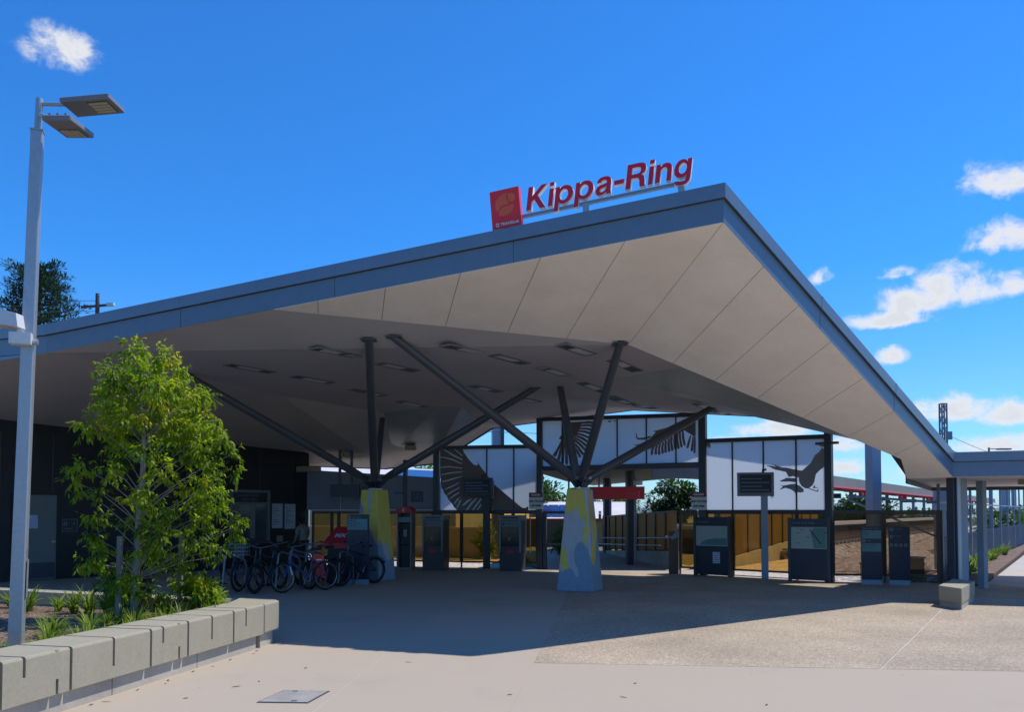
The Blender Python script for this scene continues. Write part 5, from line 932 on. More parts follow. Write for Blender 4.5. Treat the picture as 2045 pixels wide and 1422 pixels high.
# corner unit and the return along the back, towards the left
RB = (-9.6, 13.35); corner = (PB[0] + .02, PB[1] + .30)
RF = frame2((RB[0], RB[1]), (corner[0] - .05, corner[1] + .28)); RL = (Vector((corner[0] - .05, corner[1] + .28, 0)) - Vector((*RB, 0))).length
q0 = at(WF, PLen + .012, 0, OV); q1 = at(WF, PLen + .012, 0, -.42)
m = MB(); qp = [(q0.x, q0.y), (q0.x + .06, q0.y + .42), (q0.x - .12, q0.y + .72), (q1.x - .05, q1.y + .62), (q1.x, q1.y)]; m.slab(qp, .181, TOPZ); co = m.build('corner_unit', 'wallc', pw); bvv = co.modifiers.new('bevel', 'BEVEL'); bvv.width = .02; bvv.segments = 2
m = MB(); m.slab([(q0.x - .06, q0.y), (q0.x - .02, q0.y + .4), (q0.x - .2, q0.y + .62), (q1.x, q1.y + .5), (q1.x, q1.y)], -.02, .18); m.build('plinth_block', 'kerbc', pw)
rw = thing('planter_wall', 'rear planter wall with a sunlit top edge in front of the dark building', 'wall', (*RB, 0))
ue = RL - .62
for k in range(5):
    a, b = ue * k / 5 + .012, ue * (k + 1) / 5 - .012; m = MB(); fbox(m, RF, a, b, .17, TOPZ - .02, -.1, .28); m.build('coping_unit', 'wallc', rw); m = MB(); fbox(m, RF, a, b, -.02, .17, -.06, .2); m.build('plinth_block', 'kerbc', rw)
# soil
s0 = at(WF, 0, 0, -.35); s1 = at(WF, PLen, 0, -.35); soil = [(s0.x, s0.y), (s1.x, s1.y), (s1.x - .1, s1.y + .35), (RB[0], RB[1]), (-12.5, 12.0), (-9, 2.2)]
so_ = MB().slab(soil, -.1, .34).build('planting_bed', 'mulch'); so_['kind'] = 'structure'

# ------------------------------------------------------------------ lamp post
lp = thing('street_lamp', 'tall galvanised square lamp post with two flat grey lamp heads in the planter', 'street lamp', (-5.16, 8.4, .3))
def taper(mb, c0, w0, c1, w1, rz=0):
    v = []
    for c, w_ in ((c0, w0), (c1, w1)):
        for sx_, sy in ((-1, -1), (1, -1), (1, 1), (-1, 1)): v.append(tuple(Vector(c) + Matrix.Rotation(rz, 3, 'Z') @ Vector((sx_ * w_ / 2, sy * w_ / 2, 0))))
    return mb.add(v, [(0, 3, 2, 1), (4, 5, 6, 7)] + [(i, (i + 1) % 4, 4 + (i + 1) % 4, 4 + i) for i in range(4)])
LR = R(20)
pm = taper(MB(), (-5.17, 8.4, .3), .135, (-5.055, 8.4, 5.80), .112, LR).build('pole', 'galv', lp); bvv = pm.modifiers.new('bevel', 'BEVEL'); bvv.width = .012; bvv.segments = 2
MB().box((-5.17, 8.4, .33), (.3, .3, .03), LR).build('base_plate', 'galv', lp)
taper(MB(), (-5.055, 8.4, 5.795), .125, (-5.055, 8.4, 5.81), .125, LR).build('cap_plate', 'galv', lp)
MB().tube([(-5.052, 8.4, 5.81), (-5.04, 8.4, 6.155)], .036, 12).build('spigot', 'galv', lp, smooth=True)
MB().tube([(-5.01, 8.36, 5.82), (-5.0, 8.36, 6.02), (-4.99, 8.34, 6.08)], .010, 8).build('conduit', 'galv', lp, smooth=True)
def lamphead(c, rz, L, Wd, arm, nm='lamp_head'):
    m = Matrix.Translation(c) @ Matrix.Rotation(rz, 4, 'Z') @ Matrix.Rotation(R(-4), 4, 'Y'); v = []
    sh = MB(); sh.box(None, (L, Wd, .055), mtx=m); h = sh.build(nm, 'lamphead', lp); b_ = h.modifiers.new('bevel', 'BEVEL'); b_.width = .008
    MB().box(None, (L * .42, Wd * .72, .006), mtx=m @ Matrix.Translation((L * .2, 0, -.029))).build('lens_recess', 'steel', h)
    for i in range(4): MB().box(None, (L * .38, Wd * .13, .01), mtx=m @ Matrix.Translation((L * .2, (i - 1.5) * Wd * .17, -.033))).build('led_strip', 'led', h)
    for k in range(3): MB().box(None, (L * .16, .02, .03), mtx=m @ Matrix.Translation((-L * .36, (k - 1) * Wd * .28, .04))).build('heat_fin', 'lamphead', h)
    MB().tube(arm, .021, 10).build('arm', 'galv', lp, smooth=True)
lamphead((-4.49, 8.43, 6.10), R(-2), .53, .33, [(-5.04, 8.4, 6.10), (-4.74, 8.41, 6.10)])
lamphead((-4.585, 8.15, 5.73), R(90), .46, .29, [(-5.03, 8.38, 5.98), (-4.80, 8.12, 5.82), (-4.68, 8.0, 5.755)])
# flood light and control box strapped to the pole
MB().box((-5.12, 8.3, 3.55), (.2, .14, .12), LR).build('control_box', 'whitebox', lp); MB().tube([(-5.05, 8.34, 3.53), (-4.98, 8.36, 3.53)], .03, 8).build('clamp', 'galv', lp)
fm = MB(); fm.add([(-5.62, 8.15, 3.72), (-5.10, 8.2, 3.66), (-5.10, 8.45, 3.66), (-5.62, 8.45, 3.72), (-5.62, 8.15, 3.93), (-5.12, 8.2, 3.80), (-5.12, 8.45, 3.80), (-5.62, 8.45, 3.93)], [(0, 3, 2, 1), (4, 5, 6, 7), (0, 1, 5, 4), (1, 2, 6, 5), (2, 3, 7, 6), (3, 0, 4, 7)]); fl2 = fm.build('flood_light', 'whitebox', lp)
MB().box((-5.5, 8.147, 3.8), (.2, .012, .13), .09).build('lens', 'lamphead', fl2)
MB().box((-5.15, 8.35, 3.62), (.07, .07, .1), LR).build('bracket', 'whitebox', lp)
# maintenance hatch and numerals on the right face of the pole
PF = (Vector((-5.16, 8.4, 0)) + Matrix.Rotation(LR, 3, 'Z') @ Vector((.064, 0, 0)), Matrix.Rotation(LR, 3, 'Z') @ Vector((0, 1, 0)), Vector((.0207, 0, 1)), Matrix.Rotation(LR, 3, 'Z') @ Vector((1, 0, 0)))
m = MB(); fbox(m, PF, -.03, .03, .85, 1.25, .0, .004); m.build('hatch', 'galv', lp)
m = MB(); text(m, 'C', PF, -.02, .78, .06, .002, .001); text(m, '31', PF, -.03, .71, .05, .002, .001); fbox(m, PF, -.012, .012, 1.30, 1.325, .0, .004); fbox(m, PF, -.012, .012, 1.34, 1.365, .0, .004); m.build('lettering', 'machine', lp)

# ------------------------------------------------------------------ plants
def leaf(mb, p, d, up, L, Wd, tone, droop=.3):
    d = d.normalized(); s = d.cross(up)
    if s.length < 1e-3: s = Vector((1, 0, 0))
    s.normalize(); n_ = s.cross(d); a = len(mb.v); m1 = p + d * L * .45 - Vector((0, 0, droop * L * .12)); e = p + d * L - Vector((0, 0, droop * L * .45))
    mb.v += [tuple(p), tuple(m1 + s * Wd * .5 + n_ * Wd * .12), tuple(e), tuple(m1 - s * Wd * .5 + n_ * Wd * .12), tuple(m1)]
    mb.f += [(a, a + 1, a + 4), (a + 4, a + 1, a + 2), (a, a + 4, a + 3), (a + 4, a + 2, a + 3)]; mb.tone += [tone] * 4
def rv(): 
    while True:
        v = Vector((random.uniform(-1, 1), random.uniform(-1, 1), random.uniform(-1, 1)))
        if .01 < v.length < 1: return v
random.seed(21)
tr = thing('young_tree', 'young staked tree with bright yellow green leaves growing in the planter', 'tree', (-4.93, 10.6, .34))
tb = Vector((-4.93, 10.6, .3)); k_ = .006625
def tp3(px, py, dy=0): return Vector((-4.884 + (px - 290) * k_, 10.6 + dy, 3.896 - (py - 700) * k_ * .998))
trunk = MB(); TP = [tp3(275, 1240), tp3(280, 1120), tp3(283, 1030), tp3(288, 960), tp3(291, 900), tp3(288, 850), tp3(283, 800), tp3(290, 740)]
trunk.tube(TP, [.055, .047, .042, .036, .031, .022, .015, .006], 8)
CLU = [(290, 712, .20), (330, 716, .20), (262, 722, .2), (352, 738, .16), (235, 745, .22), (285, 750, .26), (325, 760, .26), (215, 775, .22), (250, 785, .28), (300, 795, .3), (350, 790, .28), (395, 790, .22), (200, 815, .2), (225, 835, .26), (275, 835, .28), (330, 830, .3), (380, 825, .26), (412, 800, .14), (205, 860, .22), (245, 872, .24), (300, 868, .2), (355, 865, .28), (400, 850, .2),
       (445, 860, .17), (465, 885, .13), (460, 905, .1), (425, 895, .2), (380, 900, .26), (215, 900, .2), (330, 905, .2), (195, 940, .18), (178, 965, .14), (235, 930, .2), (260, 950, .16), (350, 945, .26), (400, 945, .26), (440, 930, .18), (455, 950, .15), (172, 985, .10), (225, 985, .15), (330, 990, .22), (380, 990, .27), (425, 985, .22), (465, 985, .15), (250, 1005, .18), (300, 1010, .2), (350, 1030, .24), (400, 1030, .26), (445, 1020, .22), (478, 1045, .14), (492, 1048, .07),
       (225, 1035, .18), (265, 1050, .2), (310, 1060, .22), (360, 1075, .2), (420, 1070, .24), (460, 1065, .18), (210, 1075, .18), (245, 1100, .18), (290, 1105, .24), (330, 1125, .2), (390, 1110, .2), (440, 1100, .16), (462, 1112, .1), (215, 1120, .18), (270, 1150, .22), (310, 1170, .2), (350, 1165, .18), (225, 1165, .2), (370, 1140, .14), (250, 1195, .2), (300, 1205, .18), (180, 1135, .1), (340, 1100, .2)]
lv = MB(); br_ = MB()
for cx, cy, r_ in CLU:
    r_ *= .84; cx = 300 + (cx - 300) * .97
    dy = random.uniform(-.62, .5) * (1 - .35 * abs(cx - 320) / 160); c = tp3(cx, cy, dy)
    # a twig from the trunk to each clump
    zt = max(.85, min(c.z - .25 - .45 * abs(c.x - tb.x), 3.5)); tr_p = None
    for a, b in zip(TP, TP[1:]):
        if a.z <= zt <= b.z: tr_p = a.lerp(b, (zt - a.z) / (b.z - a.z))
    if tr_p is None: tr_p = TP[-2]
    mid = tr_p.lerp(c, .55) + Vector((0, 0, .06)); br_.tube([tr_p, mid, c], [.009, .005, .002], 5, cap=False)
    n_ = int((430 if cy < 900 else 330) * (r_ / .22) ** 2)
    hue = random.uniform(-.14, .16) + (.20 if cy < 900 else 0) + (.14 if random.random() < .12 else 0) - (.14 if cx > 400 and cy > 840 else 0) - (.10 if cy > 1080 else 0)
    sprays = [(c + Vector((q.x, q.y, q.z * .85)) * r_) for q in (rv() for _ in range(max(6, n_ // 11)))]
    for sp in sprays:
        out = (sp - c); out = (out.normalized() if out.length > 1e-3 else rv()) + Vector((0, 0, -.25)) + rv() * .5; out.normalize()
        for k in range(11):
            p = sp + out * random.uniform(-.07, .09) + rv() * .022; d = out * .8 + rv() * .9 + Vector((0, 0, -.35))
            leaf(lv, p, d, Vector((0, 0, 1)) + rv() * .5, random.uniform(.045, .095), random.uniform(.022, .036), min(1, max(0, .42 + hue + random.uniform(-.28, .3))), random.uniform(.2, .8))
to = trunk.build('trunk', 'bark', tr, smooth=True); br_.build('branches', 'bark', to, smooth=True)
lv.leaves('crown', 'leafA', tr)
for i, (a, b) in enumerate((((-5.08, 10.38, .3), (-5.078, 10.4, 1.43)), ((-4.505, 10.9, .3), (-4.485, 10.9, 1.42)), ((-4.86, 10.42, .3), (-4.86, 10.42, .95)))):
    if i == 2: continue
    st = thing('tree_stake', ('square timber stake left of the young tree trunk', 'square timber stake right of the young tree trunk')[i], 'stake', (a[0], a[1], .34)); MB().beam(a, b, .055, .055).build('shaft', 'stake', st)
    MB().beam((b[0], b[1], 1.28), (-4.92, 10.6, 1.24), .003, .04).build('tie', 'trousers', st)
# low spreading shrub over the wall end
def bush(name, label, c, rx, ry, rz, n, m, L, wd, group=None, seedv=1, stems=True, tone=.4, cat='shrub', coldroop=.4):
    random.seed(seedv); t = thing(name, label, cat, (c[0], c[1], max(0, c[2] - rz)), 0, group); mb = MB(); st = MB(); nb = max(6, int(n / 60)); b0 = Vector((c[0], c[1], max(-.05, c[2] - rz)))
    for k in range(nb):
        q = rv(); cc = Vector((c[0] + q.x * rx * .85, c[1] + q.y * ry * .85, c[2] + q.z * rz * .85)); rr = .33 * min(rx, ry, rz) * random.uniform(.7, 1.3); hue = random.uniform(-.2, .2) + .12 * q.z
        if stems: st.tube([b0, b0.lerp(cc, .5) + Vector((0, 0, .12 * rz)), cc], [.03 * rz, .018 * rz, .006 * rz], 5, cap=False)
        for i in range(n // nb):
            w_ = rv(); p = cc + Vector((w_.x * 1.3, w_.y * 1.3, w_.z)) * rr; leaf(mb, p, w_ + rv() * .6 + Vector((0, 0, -.2)), Vector((0, 0, 1)) + rv() * .6, L * random.uniform(.7, 1.3), wd * random.uniform(.7, 1.3), min(1, max(0, tone + hue + random.uniform(-.25, .25))), coldroop)
    if stems: st.build('stems', 'barkdark', t, smooth=True)
    mb.leaves('foliage', m, t); return t
bush('spreading_shrub', 'low leafy shrub drooping over the rear of the planter wall end', (-4.15, 10.75, .68), .40, .3, .22, 1700, 'leafA', .08, .028, seedv=4, tone=.42)
bush('spreading_shrub', 'shaded low shrub at the foot of the young tree', (-5.25, 10.95, .75), .45, .3, .4, 1500, 'leafB', .10, .026, seedv=6, tone=.4)
# strappy clumps: three builds shared between all plants
def clump_mesh(seedv, n=34, L=.34):
    random.seed(seedv); mb = MB()
    for k in range(n):
        a = random.uniform(0, 2 * math.pi); lean = random.uniform(.25, 1.0); ln = L * random.uniform(.6, 1.25); d = Vector((math.cos(a), math.sin(a), 0)); s = Vector((-d.y, d.x, 0)); wd = random.uniform(.010, .017); tn = random.uniform(.1, 1.); b = d * random.uniform(0, .05); pr = None
        for i in range(6):
            q = i / 5; p = b + d * (ln * lean * q * (.5 + .5 * q)) + Vector((0, 0, ln * (q * 1.15 - .75 * lean * q * q))); w_ = wd * (1 - q * q * .95)
            c = (p + s * w_, p - s * w_); ix = len(mb.v); mb.v += [tuple(c[0]), tuple(c[1])]
            if pr is not None: mb.f.append((pr, pr + 1, ix + 1, ix)); mb.tone.append(tn)
            pr = ix
    me = bpy.data.meshes.new('blades'); me.from_pydata(mb.v, [], mb.f); at_ = me.attributes.new('tone', 'FLOAT', 'FACE'); at_.data.foreach_set('value', mb.tone); me.materials.append(M['strap']); return me
CM = [clump_mesh(s) for s in (11, 12, 13, 14)]
def clump(x, y, z, s, label, group, i):
    o = bpy.data.objects.new('strappy_plant', CM[i % 4]); col.objects.link(o); o.location = (x, y, z); o.rotation_euler = (0, 0, random.uniform(0, 6.3)); o.scale = (s, s, s * random.uniform(.9, 1.15)); tag(o, label, 'plant', group)
random.seed(9); n_ = 0
for r_ in range(3):
    for k in range(27):
        u_ = 1.9 + k * .26 + random.uniform(-.08, .08); off = (-.54, -.9, -1.5)[r_] + random.uniform(-.12, .12)
        if r_ > 0 and random.random() < .3: continue
        p = at(WF, u_, 0, off)
        if (p - Vector((-5.17, 8.4, 0))).length < .16 or (p - Vector((-4.93, 10.6, 0))).length < .2: continue
        clump(p.x, p.y, .335, random.uniform(.65, 1.0), ('strappy green clump in the planter row against the front wall', 'strappy green clump in the middle row of the planter', 'strappy green clump in the planter row behind the lamp post')[r_], 'strappy plants in the planter', n_); n_ += 1
for k in range(14):
    q = k / 13; clump(-9.2 + 4.0 * q + random.uniform(-.1, .1), 12.4 - 1.5 * q + random.uniform(-.15, .1), .335, random.uniform(.85, 1.3), 'strappy green clump along the foot of the rear planter wall', 'strappy plants along the rear planter wall', k)

# ------------------------------------------------------------------ right-hand side: block seat, fence, garden strip
o = MB(); q = [(7.97, 14.26), (9.07, 15.76), (8.98, 16.36), (7.88, 14.86)]
sb = thing('concrete_seat', 'low concrete seat block at the foot of the right canopy posts', 'seat', (8.3, 15.2, 0))
b_ = MB().slab(q, .10, .385).build('block', 'wallc', sb); bv_ = b_.modifiers.new('bevel', 'BEVEL'); bv_.width = .02; bv_.segments = 2
cx, cy = 8.475, 15.31; MB().slab([(cx + (x - cx) * .94, cy + (y - cy) * .94) for x, y in q], -.02, .10).build('plinth', 'kerbc', sb)
strip = MB().slab([(10.9, 18.75), (20.2, 31.95), (86, 127), (84.5, 127.5), (18.6, 32.3), (10.2, 19.7)], -.15, .05).build('garden_strip', 'mulch'); strip['kind'] = 'structure'
random.seed(33)
for k in range(26):
    q = (k / 25) ** 1.4; x = 10.95 + 8.3 * q + random.uniform(-.25, .15); y = 19.6 + 12.0 * q + random.uniform(-.2, .3); clump(x, y, .045, random.uniform(1.1, 1.7), 'strappy green clump in the mulch strip along the tall steel fence', 'strappy plants along the steel fence', k)
# tall steel fence: posts, rails, close pickets and a privacy panel behind its lower half
G0, G1 = Vector((10.75, 20.2, 0)), Vector((47.5, 70.0, 0)); gd = (G1 - G0).normalized(); GF = frame2(G0[:2], G1[:2]); GL = (G1 - G0).length
tf = thing('steel_fence', 'tall blue grey steel picket fence along the footpath at the right', 'fence', tuple(G0))
np_ = 21
for k in range(np_):
    u_ = k * 3.0; 
    if u_ > GL: break
    m = MB(); fbox(m, GF, u_ - .035, u_ + .035, 0, 3.1, -.035, .035); m.build('post', 'fencemesh', tf)
for z in (.12, 1.05, 1.98): m = MB(); fbox(m, GF, 0, GL, z - .025, z + .025, -.02, .02); m.build('rail', 'fencemesh', tf)
ppk = MB()
u_ = .2
pk = 0; rest = MB()
while u_ < GL:
    if pk < 120: m = MB(); fbox(m, GF, u_ - .008, u_ + .008, .1, 1.12, .021, .036); m.build('picket', 'fencemesh', tf)
    else: fbox(rest, GF, u_ - .008, u_ + .008, .1, 1.12, .021, .036)
    u_ += .16 if pk < 120 else .22; pk += 1
ro = rest.build('far_pickets', 'fencemesh', tf); ro['kind'] = 'stuff'
for k in range(20):
    m = MB(); fbox(m, GF, k * 3.0 + .1, k * 3.0 + 2.9, .55, 1.02, -.06, -.035); m.build('privacy_panel', 'screenp', tf)
    m = MB(); fbox(m, GF, k * 3.0 + .1, k * 3.0 + 2.9, .0, .33, -.06, -.035); m.build('lower_panel', 'screenp', tf)
# short mesh return between glass fence and the posts
ms = thing('mesh_panel', 'short dark mesh fence panel between the tinted glass and the right posts', 'fence', (10.45, 19.5, 0)); MF = frame2((10.45, 19.52), (10.85, 19.9))
for a in (.0, .52): m = MB(); fbox(m, MF, a - .04, a + .04, 0, 1.78, -.04, .04); m.build('post', 'steel', ms)
for k in range(26): m = MB(); fbox(m, MF, .04, .48, .1 + k * .055, .115 + k * .055, -.01, .01); m.build('slat', 'fencemesh', ms)

# ------------------------------------------------------------------ the railway behind the fences
D = Vector((.58, .815, 0)).normalized(); S = Vector((D.y, -D.x, 0))     # along the tracks, across them (to the right)
def rp(s, a, z=0): p = Vector((15.6, 39.2, z)) + D * s - S * a; return p   # a>0 is farther left
b0 = [rp(-14, -2.9), rp(130, -2.9), rp(130, 2.2), rp(-14, 2.2)]
bed = MB().slab([(8.05, 20.15), (10.4, 19.75), (12.2, 21.4), tuple(rp(0, -4.2)[:2]), tuple(rp(160, -4.2)[:2]), tuple(rp(160, 9.5)[:2]), (13.5, 41), (5.9, 22.6)], -.17, -.05).build('ballast_bed', 'ballast'); bed['kind'] = 'structure'
mb = MB(); P = [rp(-11, -2.2, -.05), rp(160, -2.2, -.05), rp(160, -1.5, .28), rp(-11, -1.5, .28), rp(160, 1.5, .28), rp(-11, 1.5, .28), rp(160, 2.1, -.05), rp(-11, 2.1, -.05)]
mb.add(P, [(0, 1, 2, 3), (3, 2, 4, 5), (5, 4, 6, 7), (0, 3, 5, 7)]); sh = mb.build('ballast_shoulder', 'ballast'); sh['kind'] = 'structure'
trk = thing('railway_track', 'railway track with brown rails beyond the tinted glass fence', 'track', tuple(rp(0, 0)))
for a in (-.55, .55): MB().beam(rp(-11, a, .44), rp(160, a, .44), .07, .15).build('rail', 'rail', trk)
slp = MB().beam(Vector((0, -1.15, .31)), Vector((0, 1.15, .31)), .24, .14)
s0 = None; ang = math.atan2(D.y, D.x)
for k in range(90):
    if s0 is None: s0 = slp.build('sleeper', 'sleeper', trk, local=True); o = s0
    else: o = s0.copy(); col.objects.link(o)
    p = rp(-10.6 + k * .72, 0) - rp(0, 0); o.location = p; o.rotation_euler = (0, 0, ang)
# platform with white edge
pf = MB(); pl_ = [rp(-6, 2.35), rp(160, 2.35), rp(160, 8), rp(-6, 8)]
po = thing('station_platform', 'raised platform with dark face and white edge beyond the track', 'platform', tuple(rp(0, 4)))
pf.slab([tuple(p[:2]) for p in pl_], -.1, .92).build('deck', 'platform', po)
MB().slab([tuple(p[:2]) for p in (rp(-6, 2.2), rp(160, 2.2), rp(160, 3.0), rp(-6, 3.0))], .92, 1.12).build('edge', 'platedge', po)
MB().slab([tuple(p[:2]) for p in (rp(-6, 3.004), rp(160, 3.004), rp(160, 8), rp(-6, 8))], .92, 1.1).build('surface', 'path', po)
# platform canopy
pc = thing('platform_canopy', 'long grey platform canopy with red beams receding beside the track', 'canopy', tuple(rp(0, 5)))
mb = MB(); zc = 3.98
mb.add([rp(-4, 2.6, zc), rp(125, 2.6, zc), rp(125, 2.6, zc - .62), rp(-4, 2.6, zc - .62), rp(-4, 7.5, zc + .5), rp(125, 7.5, zc + .5), rp(125, 7.5, zc - .2), rp(-4, 7.5, zc - .2)], [(0, 1, 2, 3), (4, 7, 6, 5), (0, 4, 5, 1), (3, 2, 6, 7), (0, 3, 7, 4), (1, 5, 6, 2)]); mb.build('roof', 'roofgrey', pc)
for a, z in ((2.55, zc - .66), (7.2, zc - .35)): MB().beam(rp(-4, a, z), rp(125, a, z), .1, .13).build('edge_beam', 'pinkbeam', pc)
for k in range(18):
    s = -2 + k * 7.2; MB().beam(rp(s, 2.7, zc - .72), rp(s, 7.2, zc - .4), .12, .2).build('cross_beam', 'pinkbeam', pc)
    MB().box(rp(s, 5.0, 2.2), (.26, .26, 2.6), ang).build('column', 'bluecol', pc)
for k in range(7):
    s = 2 + k * 15.5; MB().beam(rp(s, 3.6, zc - 1.15), rp(s, 4.9, zc - 1.15), .12, .34).build('hanging_panel', 'navy', pc)
    MB().beam(rp(s + 4, 2.62, zc - 1.0), rp(s + 4, 3.3, zc - 1.0), .12, .5).build('number_board', 'red', pc)
    f_ = (rp(s + 4 - .07, 3.3, zc - 1.2), S, Vector((0, 0, 1)), -D); m = MB(); text(m, '2', f_, .18, .05, .42, .004, .0); m.build('number', 'white', pc)
# electrification masts
def mast(label, p, h, lattice=True):
    t = thing('electrification_mast', label, 'mast', tuple(p)); w_ = .36
    if lattice:
        c = [Vector((sx_ * w_ / 2, sy * w_ / 2, 0)) + p for sx_ in (-1, 1) for sy in (-1, 1)]
        for q in c: MB().beam(q, q + Vector((0, 0, h)), .09, .09).build('leg', 'fencemesh', t)
        n_ = int(h / .8)
        for k in range(n_):
            z0, z1 = h * k / n_, h * (k + 1) / n_
            for a, b in ((0, 2), (1, 3), (0, 1), (2, 3)):
                a, b = (a, b) if k % 2 else (b, a); MB().beam(c[a] + Vector((0, 0, z0)), c[b] + Vector((0, 0, z1)), .045, .045).build('brace', 'fencemesh', t)
        MB().beam(p + Vector((-.22, 0, h)), p + Vector((.22, 0, h)), .44, .06).build('cap', 'fencemesh', t)
        MB().beam(p + Vector((-3.0, 0, h - 3.1)), p + Vector((.3, 0, h - 3.1)), .1, .1).build('arm', 'fencemesh', t)
        MB().box(p + Vector((.42, 0, h - 2.4)), (.34, .3, .6)).build('transformer', 'fencemesh', t)
    else:
        MB().box(p + Vector((0, 0, h / 2)), (.3, .3, h)).build('pole', 'bluecol', t); MB().beam(p + Vector((0, 0, h - .6)), p + Vector((-2.8, 0, h - .4)), .07, .07).build('arm', 'fencemesh', t)
        MB().beam(p + Vector((0, 0, h - 1.7)), p + Vector((-2.8, 0, h - .5)), .05, .05).build('stay', 'fencemesh', t)
    return t
mast('lattice steel electrification mast rising above the right roof corner', Vector((32.4, 60, 0)), 9.85)
mast('plain electrification mast just right of the tinted glass fence', Vector((13.0, 24.3, 0)), 2.62, False)
for i, (x, y, h, l) in enumerate(((38, 62, 5.0, 'nearest'), (52, 84, 5.6, 'second'), (66.5, 106, 6.0, 'third'), (80, 128, 6.4, 'farthest'))): mast('electrification mast seen past the right canopy posts, %s of the four along the track' % l, Vector((x, y, 0)), h, False)
def cable(label, a, b, sag, r_=.012):
    a, b = Vector(a), Vector(b); P = [a.lerp(b, k / 12) - Vector((0, 0, sag * 4 * (k / 12) * (1 - k / 12))) for k in range(13)]
    o = MB().tube(P, r_, 4, cap=False).build('overhead_wire', 'steel', loc=tuple(a)); tag(o, label, 'wire')
cable('overhead wire running right from the lattice mast', (32.9, 60, 6.4), (62, 92, 6.0), .6, .025); cable('upper overhead wire running right from the lattice mast', (32.9, 60, 7.4), (47, 70, 5.2), .2, .02)
cable('contact wire above the track seen under the right canopy', (20, 38, 4.6), (76, 125, 5.4), .3, .02)
cable('thin wire crossing the sky gap above the left screen', (-2, 29.5, 4.75), (6, 29, 4.5), .05, .01)
# plain columns beyond the screens
c1 = thing('steel_column', 'thick pale blue steel column beyond the tinted glass fence', 'column', (10.38, 23, 0)); MB().box((10.38, 23, 1.95), (.30, .3, 3.9), .3).build('shaft', 'bluecol', c1); MB().box((10.38, 23, .02), (.45, .45, .04), .3).build('base_plate', 'galv', c1)
c2 = thing('steel_column', 'pale blue steel column standing behind the left screen', 'column', (-.52, 30, 0)); MB().box((-.62, 30, 2.6), (.26, .3, 5.2), .2).build('shaft', 'bluecol', c2); MB().box((-.38, 30, 2.6), (.12, .3, 5.2), .2).build('cover', 'steel', c2)
# light on a pole above the right canopy
rl = thing('street_lamp', 'small flat street light showing above the right canopy fascia', 'street lamp', (23.8, 40, 0)); MB().tube([(23.86, 40, 0), (23.86, 40, 4.95)], .05, 8).build('pole', 'fencemesh', rl); MB().beam((23.86, 40, 4.88), (24.4, 40, 4.88), .04, .04).build('arm', 'fencemesh', rl); MB().box((24.6, 40, 4.87), (.62, .3, .07)).build('lamp_head', 'lamphead', rl)

# ------------------------------------------------------------------ walkway beyond the gate: canopy, ramp and amber panels
wc = thing('walkway_canopy', 'low dark canopy over the walkway behind the gateway', 'canopy', (3.5, 30, 0))
mb = MB(); T0 = [(.60, 25.0, 3.02), (6.3, 24.5, 3.12), (8.4, 34, 3.3), (4.6, 45, 3.2), (2.5, 37, 3.15)]
mb.add([Vector(p) for p in T0] + [Vector(p) + Vector((0, 0, .16)) for p in T0], [(0, 4, 3, 2, 1), (5, 6, 7, 8, 9)] + [(i, (i + 1) % 5, 5 + (i + 1) % 5, 5 + i) for i in range(5)]); mb.build('roof', 'roofgrey', wc)
MB().beam((.45, 24.98, 3.08), (6.4, 24.45, 3.18), .12, .16).build('edge_beam', 'steel', wc); MB().beam((4.3, 24.6, 2.90), (5.7, 24.5, 2.92), .3, .3).build('service_box', 'machinelight', wc)
for x, y in ((3.89, 26.5), (4.0, 34)): MB().box((x, y, 1.6), (.22, .22, 3.2), .2).build('column', 'steel', wc); MB().tube([(x + .16, y - .1, 0), (x + .16, y - .1, 3.1)], .05, 8).build('downpipe', 'bluecol', wc)
MB().lathe([(.17, 0), (.17, .12), (.10, .2)], (4.12, 26.3, 2.62), 14).build('dome_camera', 'whitebox', wc)
MB().beam((2.0, 28.2, 3.05), (2.0, 28.2, 2.5), .06, .06).build('hanger', 'steel', wc)
def panel_fence(label, A, B, h0, h1, zb0, zb1, n, m='amber', base=True):
    A, B = Vector((*A, 0)), Vector((*B, 0)); t = thing('panel_fence', label, 'fence', tuple(A)); fr = frame2(A[:2], B[:2]); L = (B - A).length
    for k in range(n):
        a, b = L * k / n, L * (k + 1) / n; fz = lambda u: zb0 + (zb1 - zb0) * u / L; ft = lambda u: h0 + (h1 - h0) * u / L
        MB().prism([(a + .06, fz(a) + .04), (b - .06, fz(b) + .04), (b - .06, ft(b)), (a + .06, ft(a))], fr, -.01, .01).build('pane', m, t)
        MB().prism([(a - .05, fz(a) - .05), (a + .05, fz(a) - .05), (a + .05, ft(a) + .05), (a - .05, ft(a) + .05)], fr, -.05, .05).build('post', 'brownframe', t)
    MB().prism([(0, h0), (L, h1), (L, h1 + .05), (0, h0 + .05)], fr, -.04, .04).build('top_rail', 'steel', t)
    if base: MB().prism([(0, -.1), (L, -.1), (L, zb1), (0, zb0)], fr, -.1, .06).build('kerb', 'kerbc', t)
    return t, fr, L
pfn, pff, pfl = panel_fence('amber panel fence with handrails along the left side of the walkway ramp', (3.95, 34.5), (5.0, 24.3), 1.5, 1.74, .08, .55, 9, m='amberpanel')
for z0, z1, n_ in ((.62, .95, .12), (.38, .72, .5)): MB().tube([at(pff, .3, z0, n_), at(pff, pfl * .5, z0 + (z1 - z0) * .45, n_), at(pff, pfl - .1, z1, n_)], .022, 8).build('handrail', 'galv', pfn, smooth=True)
panel_fence('amber panel fence on a rising concrete kerb, behind the map boards', (6.35, 24.6), (13.2, 34.6), 1.85, 2.5, .25, .85, 9, m='amberpanel')
